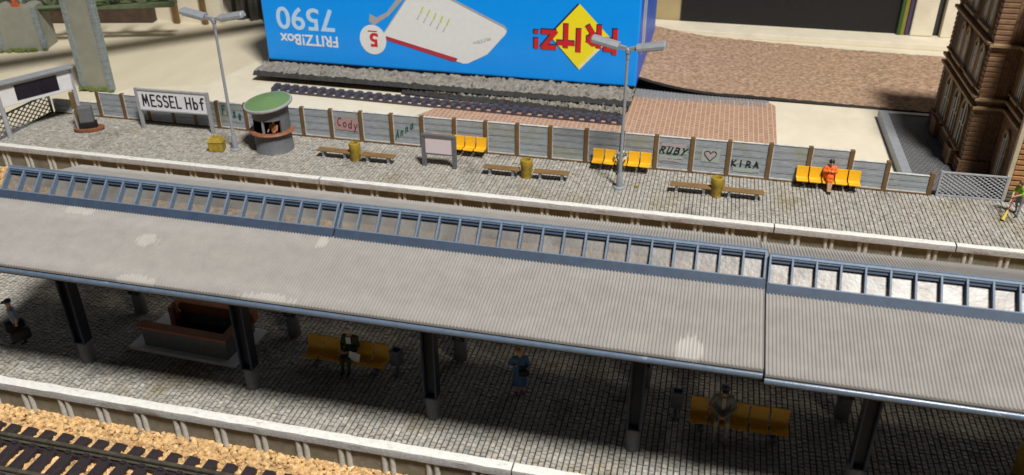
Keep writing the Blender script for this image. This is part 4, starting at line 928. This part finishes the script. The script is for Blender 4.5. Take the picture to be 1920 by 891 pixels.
# foam ballast strips
def foam(name, pts_front, y_w, zlo, zhi, label, lift):
    b = MB(); (xa, ya), (xb, yb) = pts_front; n = 150; m_ = 12; vs = []; 
    for i in range(n+1):
        s = i/n; x = lerp(xa, xb, s); yf = lerp(ya, yb, s); zz = lift(s)
        for j in range(m_+1):
            v = j/m_; wob = rng.normal(0, .075)
            vs.append((x+rng.normal(0, .03), yf+y_w*v+rng.normal(0, .05), zz+zhi+wob*(1.0 if 0 < j < m_ else .4)+.06*math.sin(v*math.pi)))
    k = m_+1; fs = [(i*k+j, (i+1)*k+j, (i+1)*k+j+1, i*k+j+1) for i in range(n) for j in range(m_)]
    o = len(vs)
    for i in range(n+1):
        s = i/n; vs.append((lerp(xa, xb, s), lerp(ya, yb, s)-.25, lift(s)+zlo)); vs.append((lerp(xa, xb, s), lerp(ya, yb, s)+y_w, lift(s)+zlo))
    mi0 = len(fs)
    for i in range(n): fs.append((o+2*i, o+2*i+2, (i+1)*k, i*k)); fs.append((o+2*i+1, i*k+m_, (i+1)*k+m_, o+2*i+3)); fs.append((o+2*i, o+2*i+1, o+2*i+3, o+2*i+2))
    fs.append(tuple([o, o+1]+[j for j in range(m_, -1, -1)])); fs.append(tuple([o+2*n, o+2*n+1]+[n*k+j for j in range(m_, -1, -1)]))
    b.add(vs, fs); b.mi = [0]*mi0+[1]*(len(fs)-mi0)
    q = b.build(name, [M['foam'], M['foamside']], None); tag(q, label, 'foam strip', 'grey foam ballast strips'); return q
foam('foam_strip', ((-27.6, 46.45), (-4.15, 46.0)), 2.6, -.12, .12, 'upper grey foam ballast strip under the blue box', lambda s: .02+.10*s)
foam('foam_strip', ((-17.8, 46.2), (-4.35, 45.05)), 1.3, -.40, -.16, 'lower grey foam ballast strip sticking out beneath the other strip', lambda s: .0)
# plum sleeper strip
t = thing('sleeper_strip', (-25.5, 44.62, -.5), 'long plum coloured plastic sleeper strip lying behind the fence', 'plastic strip', rz=math.atan2(-.72, 21.0))
b = MB(); L = 21.0; n = 35; b.box(0, L, .66, 1.05, .03, .24, b=.03); b.box(0, L, .0, .13, .03, .12)
for i in range(n+1):
    x = i*L/n; b.add([(x-.15, .55, .28), (x+.15, .55, .28), (x+.10, .05, .26), (x-.10, .05, .26), (x-.15, .55, 0), (x+.15, .55, 0), (x+.10, .05, 0), (x-.10, .05, 0)], [(0,1,2,3),(4,7,6,5),(0,4,5,1),(1,5,6,2),(2,6,7,3),(3,7,4,0)]); b.box(x-.17, x+.17, .62, 1.08, 0, .33, b=.05)
b.v = [(q[0], q[1]*.78, q[2]) for q in b.v]; b.build('sleepers', M['plum'], t)
# terracotta sett sheet and grey sheet
t = MB().prism([(0, 0)]*0 or [(0, 0), (1, 0)], 0, 1) if False else None
b = MB(); poly = [(-15.9, 42.6), (-14.9, 44.6), (-13.6, 46.0), (-4.2, 48.7), (2.9, 49.55), (3.6, 49.35), (3.85, 48.9), (3.75, 42.5)]
n = len(poly); b.add([(x, y, -.495) for x, y in poly]+[(x, y, -.455) for x, y in poly], [tuple(range(n-1, -1, -1)), tuple(range(n, 2*n))]+[(i, (i+1) % n, (i+1) % n+n, i+n) for i in range(n)])
tag(b.build('sett_sheet', M['brickplate']), 'terracotta coloured sett sheet with curled edges lying on the plywood', 'embossed sheet')
b = MB(); b.box(-8, 3.5, 48.6, 50.9, -.496, -.47)
x = -8
while x < 3.4: b.box(x, x+.12, 48.6, 50.9, -.47, -.44, b=.02); x += .2
tag(b.build('ribbed_sheet', M['greystone']), 'ribbed grey stone sheet under the edge of the terracotta sheet', 'embossed sheet')
# brown mat, left corner lifted
b = MB(); nx, ny = 90, 50; vs = []
def bmz(u, v):
    return .02+.9*max(0, (.28-u)/.28)**2*(1-.4*v)+.10*math.sin(u*5)
for side in (0, 1):
    for i in range(nx+1):
        for j in range(ny+1):
            u, v = i/nx, j/ny; x = lerp(-4.6, 16.2, u); y = lerp(49.75, 62.3-1.3*math.sin(min(1, u*1.7)*math.pi/2), v)
            z = -.49+bmz(u, v)+(.16 if side else 0)+(rng.normal(0, .018) if side else 0); vs.append((x, y, z))
k = ny+1; N1 = (nx+1)*k
fs = [(i*k+j, (i+1)*k+j, (i+1)*k+j+1, i*k+j+1) for i in range(nx) for j in range(ny)]; top = [tuple(q+N1 for q in f) for f in fs]
ed = []
for i in range(nx): ed.append((i*k, (i+1)*k, (i+1)*k+N1, i*k+N1)); ed.append((i*k+ny, (i+1)*k+ny, (i+1)*k+ny+N1, i*k+ny+N1))
for j in range(ny): ed.append((j, j+1, j+1+N1, j+N1)); ed.append((nx*k+j, nx*k+j+1, nx*k+j+1+N1, nx*k+j+N1))
b.add(vs, top+fs+ed); b.mi = [0]*len(top)+[1]*(len(fs)+len(ed))
tag(b.build('scatter_mat', [M['mat'], M['foamside']], None), 'wide brown granular scatter mat with a lifted left corner', 'scatter mat')

# shelf behind
tag(MB().box(-5.5, 17.2, 62.6, 65.1, -.5, -.12, b=.04).build('batten', M['card']), 'cream wooden batten behind the brown mat', 'batten')
tag(MB().box(-2.6, 12.9, 65.0, 75, -.4, 14).build('dark_cabinet', M['dark']), 'black open cabinet front behind the batten', 'cabinet')
t = thing('picture_book', (12.95, 64.7, -.1), 'thin green yellow and purple book spines leaning at the cabinet side', 'books', rz=R(6))
for k, (x, m_) in enumerate(((-.35, mat('green_card', (.04, .09, .02))), (-.12, mat('yellow_card', (.24, .21, .03))), (.18, mat('purple_card', (.07, .045, .11))))):
    MB().box(x-.1, x+.14, 0, 3, 0, 9).build('spine', m_, t)
tag(MB().box(13.35, 14.85, 64.6, 65.8, -.11, 9, b=.1).build('upright_board', M['card']), 'cream upright board, left of the two', 'board', 'cream uprights')
tag(MB().box(15.35, 16.6, 64.6, 65.6, -.11, 9, b=.05).build('upright_board', M['card']), 'cream upright board beside the tan cardboard', 'board', 'cream uprights')
tag(MB().box(14.85, 15.35, 65.2, 66, -.11, 9).build('dark_strip', M['foamside']), 'dark gap strip between the two cream uprights', 'strip')
tag(MB().box(16.6, 24, 65.2, 65.6, -.3, 12).build('cardboard_sheet', M['tan']), 'tan cardboard sheet standing behind the brick building', 'cardboard')
tag(MB().box(-4.9, -2.6, 65.2, 65.6, -.5, 12).build('cardboard_sheet', M['tan']), 'narrow tan cardboard strip right of the blue box', 'cardboard')

# low slab beside the building
t = thing('paved_slab', (0, 0, -.5), 'low grey paved slab with a kerb beside the brick building', 'paved slab')
MB().box(9.75, 20, 38.0, 48.0, 0, .44).build('paving', M['slabsett'], t)
MB().box(9.28, 9.75, 38.0, 48.35, 0, .50, b=.03).box(9.75, 20, 48.0, 48.35, 0, .50, b=.03).build('kerb', M['sgrey'], t)

# brick building
BR = wavy_mat('brown_brick', (.30, .165, .085), (.10, .065, .04), .34, .13, mort=.012, bump=.7, c2=(.19, .10, .052))
def rotmap(m, rx, rz=0):
    for nn in m.node_tree.nodes:
        if nn.type == 'MAPPING' and nn.outputs[0].links and nn.outputs[0].links[0].to_node.type == 'TEX_BRICK': nn.inputs['Rotation'].default_value = (rx, 0, rz)
    return m
rotmap(BR, R(90), 0)
BX = rotmap(wavy_mat('brown_brick_side', (.30, .165, .085), (.10, .065, .04), .34, .13, mort=.012, bump=.7, c2=(.19, .10, .052)), R(90), 0)
# side faces: use a mapping that turns y into the course direction
for nn in BX.node_tree.nodes:
    if nn.type == 'MAPPING' and nn.outputs[0].links and nn.outputs[0].links[0].to_node.type == 'TEX_BRICK': nn.inputs['Rotation'].default_value = (R(90), 0, R(90))
QN = mat('quoin_brick', (.46, .24, .095), (.27, .13, .055), .5, 3, .4)
QD = mat('dark_quoin_brick', (.27, .155, .08), (.18, .10, .055), .6, 3, .4)
TRM = mat('brown_stone_trim', (.38, .26, .13), (.26, .17, .09), .6, 4, .4)
CRN = mat('pale_corner_strip', (.55, .46, .32), (.42, .35, .25), .6, 4, .2)
t = thing('brick_building', (11.87, 37.85, 0), 'tall dark brown brick building with arched windows and banded corners', 'brick building')
HB_ = 8.4
MB().box(0, 9, 2.75, 9.7, 0, HB_).build('wing_wall', BX, t)
MB().box(1.23, 9, .004, 2.75, 0, HB_).build('front_wall', BX, t)
# plinth
MB().box(-.16, .0, 2.62, 9.8, 0, .62, b=.03).box(-.16, 1.2, 2.60, 2.75, 0, .62, b=.03).build('plinth', BR, t)
# cornices
cr = MB()
for z in (3.15, 3.55, 6.0, 8.6):
    cr.box(-.20, 0, 2.55, 9.85, z, z+.14, b=.02); cr.box(-.20, 1.23, 2.52, 2.75, z, z+.14, b=.02); cr.box(1.05, 1.23, .15, 2.75, z, z+.14, b=.02)
for z in (3.9,): cr.box(-.11, 0, 2.75, 9.8, z, z+.08); cr.box(1.12, 1.23, .15, 2.75, z, z+.08)
cr.build('cornice', TRM, t)
# banded corner of the wing, on both faces
q = MB(); q3 = MB(); q.box(-.012, .58, 2.725, 2.76, .64, 8.3); q.box(-.012, .02, 2.74, 3.12, .64, 8.3); q3.box(-.012, .02, 9.32, 9.74, .64, 8.3); z = .66
while z < 8.2:
    if not (3.05 < z < 3.75 or 5.9 < z < 6.2): q.box(-.045, .62, 2.70, 2.75, z, z+.17, b=.02); q.box(-.045, 0, 2.75, 3.15, z, z+.17, b=.02); q3.box(-.045, 0, 9.3, 9.76, z, z+.17, b=.02)
    z += .235
q.build('corner_bands', QD, t); q3.build('corner_bands', QD, t)
# windows on wing (facing -X)
def window(y, z0, h, w_, x, par):
    f = MB(); a = w_/2
    def archpts(r, z_, n=10): return [(y+r*math.cos(R(180*k/n)), z_+r*math.sin(R(180*k/n))) for k in range(n+1)]
    outer = [(y+a+.16, z0)]+archpts(a+.16, z0+h)+[(y-a-.16, z0)]; inner = [(y+a, z0)]+archpts(a, z0+h)+[(y-a, z0)]
    n = len(outer); xs = (x-.10, x+.02); vs = [(xx, p[0], p[1]) for xx in xs for p in outer]+[(xx, p[0], p[1]) for xx in xs for p in inner]
    fs = [(i, i+1, 2*n+i+1, 2*n+i) for i in range(n-1)]+[(i, i+1, n+i+1, n+i) for i in range(n-1)]+[(2*n+i, 2*n+i+1, 3*n+i+1, 3*n+i) for i in range(n-1)]
    f.add(vs, fs); fo = f.build('window', TRM, par)
    g = MB(); k = len(inner); g.add([(x-.03, p[0], p[1]) for p in inner]+[(x-.01, p[0], p[1]) for p in inner], [tuple(range(k)), tuple(range(2*k-1, k-1, -1))]); g.build('pane', M['glassd'], fo)
    s = MB(); s.box(x-.07, x-.03, y-.05, y+.05, z0, z0+h+a); s.box(x-.07, x-.03, y-a, y+a, z0+h*.62, z0+h*.62+.05); s.box(x-.07, x-.03, y-a, y-a+.10, z0, z0+h); s.box(x-.07, x-.03, y+a-.10, y+a, z0, z0+h); s.build('window_frame', M['wframe'], fo)
    MB().box(x-.24, x, y-a-.2, y+a+.2, z0-.14, z0, b=.02).build('sill', TRM, fo)
for y in (4.1, 5.7, 7.6): window(y, .9, 1.6, .95, 0, t)
for y in (3.75, 4.75, 6.6, 7.6): window(y, 4.1, 1.3, .55, 0, t)
for y in (3.75, 4.75, 6.6, 7.6): window(y, 6.6, 1.3, .55, 0, t)
for z0, hh in ((.35, 1.9), (4.1, 1.3), (6.7, 1.3)): window(1.45, z0, hh, .6, 1.23, t)
# projecting balcony-like plinth blocks under ground-floor windows
MB().box(-.42, -.0, 3.6, 4.6, .0, .78, b=.03).build('window_plinth', BR, t); MB().box(-.42, 0, 7.1, 8.1, 0, .85, b=.03).build('window_plinth', BR, t)
# front face strips
q = MB(); z = .52; 
while z < 8.2: q.box(1.34, 9, -.07, .004, z, z+.19, b=.03); z += .245
q.build('front_bands', QN, t)
q = MB(); z = .0
while z < .5: q.box(1.34, 9, -.07, .004, z, z+.14, b=.03); z += .17
q.build('base_bands', mat('mossy_base', (.13, .13, .09), (.09, .09, .06), .8, 4, .4), t)
MB().box(1.13, 1.33, -.09, .15, 0, 4.2, b=.03).box(1.13, 1.33, -.09, .15, 4.3, HB_, b=.03).build('corner_strip', CRN, t)
MB().box(1.13, 9, -.16, .004, 4.2, 4.32, b=.02).build('cornice', TRM, t)
MB().lathe([(.55, 0), (.55, .06), (.35, .10)], 20, Matrix.Translation((.75, 2.1, -.05))).lathe([(0, .05), (.4, .08)], 12, Matrix.Translation((.75, 2.1, -.05))).build('doorstep', M['sgrey'], t)

# ------------------------------------------------------------------ bridge parts at the left back
def pier(x0, x1, y0, y1, z1, label, name='bridge_pier', rz=0, taper=.0):
    t = thing(name, ((x0+x1)/2, y0, -.5), label, 'bridge pier', 'grey stone bridge piers', rz=rz)
    w_ = (x1-x0)/2; H = z1+.5
    b = MB(); b.add([(-w_, 0, 0), (w_, 0, 0), (w_, y1-y0, 0), (-w_, y1-y0, 0), (-w_+taper, 0, H), (w_-taper, 0, H), (w_-taper, y1-y0, H), (-w_+taper, y1-y0, H)], [(0,3,2,1),(4,5,6,7),(0,1,5,4),(1,2,6,5),(2,3,7,6),(3,0,4,7)])
    b.build('shaft', M['concrete'], t)
    for s in (-1, 1):
        q = MB(); z = 0
        while z < H-.1:
            xx = s*(w_-taper*z/H); q.box(xx-.13-rng.uniform(0, .04), xx+.13+rng.uniform(0, .04), -.06, .25, z, z+.385, b=.03)
            z += .38
        q.build('corner_stones', M['edgeblue'], t)
    g = MB()
    for k in range(26): 
        xx = rng.uniform(-w_-.1, w_+.1); g.lathe([(0, 0), (.16, .02), (.12, .12), (0, .17)], 6, Matrix.Translation((xx, -.08+rng.uniform(-.1, .1), rng.uniform(0, .15))))
    mo = g.build('moss', M['moss'], t); return t
pier(-36.8, -35.0, 42.4, 42.9, 6.5, 'tall grey green stone bridge pier standing behind the left end of the fence', rz=R(3))
pier(-47.4, -44.6, 48.3, 50.6, 2.5, 'short stone bridge pier with blue grey corners under the green girders', rz=R(18), taper=.1)
t = thing('bridge_girder', (-46.2, 49.4, 2.15), 'olive green lattice bridge girder on the short pier', 'bridge girder', rz=R(20))
b = MB(); b.bar((-8, 0, 0), (10, 0, 0), .5, .28); b.bar((-8, .9, 0), (10, .9, 0), .3, .28)
for k in range(9):
    x = -8+k*2; b.bar((x, 0, 0), (x+1, 0, 2.2), .2, .2); b.bar((x+1, 0, 2.2), (x+2, 0, 0), .2, .2); b.bar((x+.2, .9, 0), (x+1.3, .9, 2.2), .2, .2)
pts = [(-8+k*.6, -.4, 1.6-1.5*math.sin(math.pi*k/30)) for k in range(31)]; b.tube(pts, .16, 6); b.build('lattice', M['steelgreen'], t)
t = thing('bearing', (-45.95, 48.6, 2.2), 'red orange bridge bearing bracket on top of the short pier', 'bracket', rz=R(18))
MB().box(-.85, .85, -.25, .25, 0, .08).build('base_plate', M['orange'], t); MB().box(-.12, .12, -.12, .12, .08, 3.2).add([(-.5, -.05, .08), (.5, -.05, .08), (.12, -.05, .6), (-.12, -.05, .6), (-.5, .05, .08), (.5, .05, .08), (.12, .05, .6), (-.12, .05, .6)], [(0,1,2,3),(7,6,5,4),(0,4,5,1),(1,5,6,2),(2,6,7,3),(3,7,4,0)]).build('stem', M['orange'], t)
t = thing('bridge_girder', (-42.6, 56.0, 2.9), 'thin green girder with a red tip in front of the cream board', 'bridge girder', rz=R(12))
b = MB(); b.bar((-1, 0, 0), (6.3, 0, 0), .22, .18); b.bar((-1, 0, 1.4), (6.3, 0, 1.4), .22, .18)
for k in range(4): b.bar((-1+k*1.9, 0, 0), (-.1+k*1.9, 0, 1.4), .15, .15); b.bar((-.1+k*1.9, 0, 1.4), (.9+k*1.9, 0, 0), .15, .15)
b.build('lattice', M['steelgreen'], t); MB().bar((6.3, 0, 0), (8.6, 0, 0), .32, .24).build('red_tip', M['orange'], t)
tag(MB().box(-9, 9, -.6, .6, 0, 2.2, Matrix.Translation((-50.5, 55.2, -.5)) @ Matrix.Rotation(R(14), 4, 'Z'), b=.08).build('dark_beam', mat('dark_brown_timber', (.09, .055, .035), (.05, .032, .022), .7, 1.5, .3)), 'dark brown timber lying behind the short stone pier', 'timber')
t = thing('shadow_caster_deck', (-44.2, 35.2, 8.36), 'added unseen grey deck between pier and box, casting a shadow band on the plywood', 'shadow caster', rz=math.atan2(11.4, 11.0))  # added out of view to cast the soft shadow band on the plywood
MB().box(-1, 26.2, -.85, .85, .02, .55, b=.06).build('deck', M['concrete'], t); MB().box(-1, 26.2, -.9, -.78, .55, 1.0, b=.03).build('parapet', M['edgeblue'], t); MB().box(-1, 26.2, .78, .9, .55, 1.0, b=.03).build('parapet', M['edgeblue'], t)
pier(-45.4, -43.2, 34.6, 36.2, 8.3, 'added unseen pier outside the left edge carrying the shadow casting deck')  # added out of view to hold up the shadow casting deck
# cream back board with brown posts
tag(MB().box(-62, -36.2, 57.6, 58.0, -.5, 12).build('back_board', M['card']), 'cream board standing upright behind the plywood table', 'board')
tag(MB().box(-40.0, -39.6, 57.0, 57.3, -.5, 3.6, b=.03).build('brown_post', M['fpost']), 'thin brown post at the cream board, the left one', 'post', 'thin brown posts')
tag(MB().box(-37.7, -37.35, 57.2, 57.5, -.5, 3.6, b=.03).build('brown_post', M['fpost']), 'thin brown post right of the other, beside the dark pleats', 'post', 'thin brown posts')
t = thing('curtain', (-36.4, 59.4, -.5), 'dark grey pleated curtain hanging behind the table left of the blue box', 'curtain')
b = MB(); vs = []; n = 80
for i in range(n+1):
    x = i/n*10; y = .35*math.sin(x*6.0)+.12*math.sin(x*17)
    vs += [(x, y, 0), (x, y, 12)]
b.add(vs, [(2*i, 2*i+2, 2*i+3, 2*i+1) for i in range(n)]); b.build('cloth', mat('grey_curtain_cloth', (.16, .155, .15), (.05, .045, .04), .9, .8, pos=(.4, .6), stretch=(1, 1, .1)), t, smooth=True)
o = t.children[0]; sd = o.modifiers.new('thick', 'SOLIDIFY'); sd.thickness = .05
# raised lighter board on the plywood
b = MB(); poly = [(-45, 36.0), (-34.3, 43.4), (-30.1, 44.9), (-29.6, 50), (-29.2, 62), (17, 62.3), (17, 38.2), (-45, 38.2)]
poly = [(-36, 38.2), (-34.3, 43.4), (-30.1, 44.9), (-29.3, 50), (-29.0, 62), (18, 62.3), (18, 38.2)]
n = len(poly); b.add([(x, y, -.9) for x, y in poly]+[(x, y, -.496) for x, y in poly], [tuple(range(n-1, -1, -1)), tuple(range(n, 2*n))]+[(i, (i+1) % n, (i+1) % n+n, i+n) for i in range(n)])
tag(b.build('table_board', M['card']), kind='structure')

# tiny litter on the platforms
t = tag(MB().box(-.07, .07, -.05, .05, 0, .12, b=.03).build('bottle_crate', M['ochre']), 'tiny ochre scrap right of the lamp post foot', 'scrap'); t.location = (-2.68, 35.42, 0)
lf = MB()
for k in range(70):
    x, y = rng.uniform(-16, 11), rng.choice([rng.uniform(36.5, 37.5), rng.uniform(33.6, 37)]); s = rng.uniform(.03, .08)
    lf.add([(x-s, y, .025), (x, y-s*.6, .03), (x+s, y, .028), (x, y+s*.7, .045)], [(0, 1, 2, 3)])
tag(lf.build('litter_flakes', mat('dry_leaf_scrap', (.45, .30, .12), (.6, .5, .38), .8, 3)), 'dry brown flakes scattered on the far platform', 'flakes', kind='stuff')

# ------------------------------------------------------------------ render settings
S.render.engine = 'CYCLES'
S.cycles.max_bounces = 6; S.cycles.diffuse_bounces = 3; S.cycles.transparent_max_bounces = 12
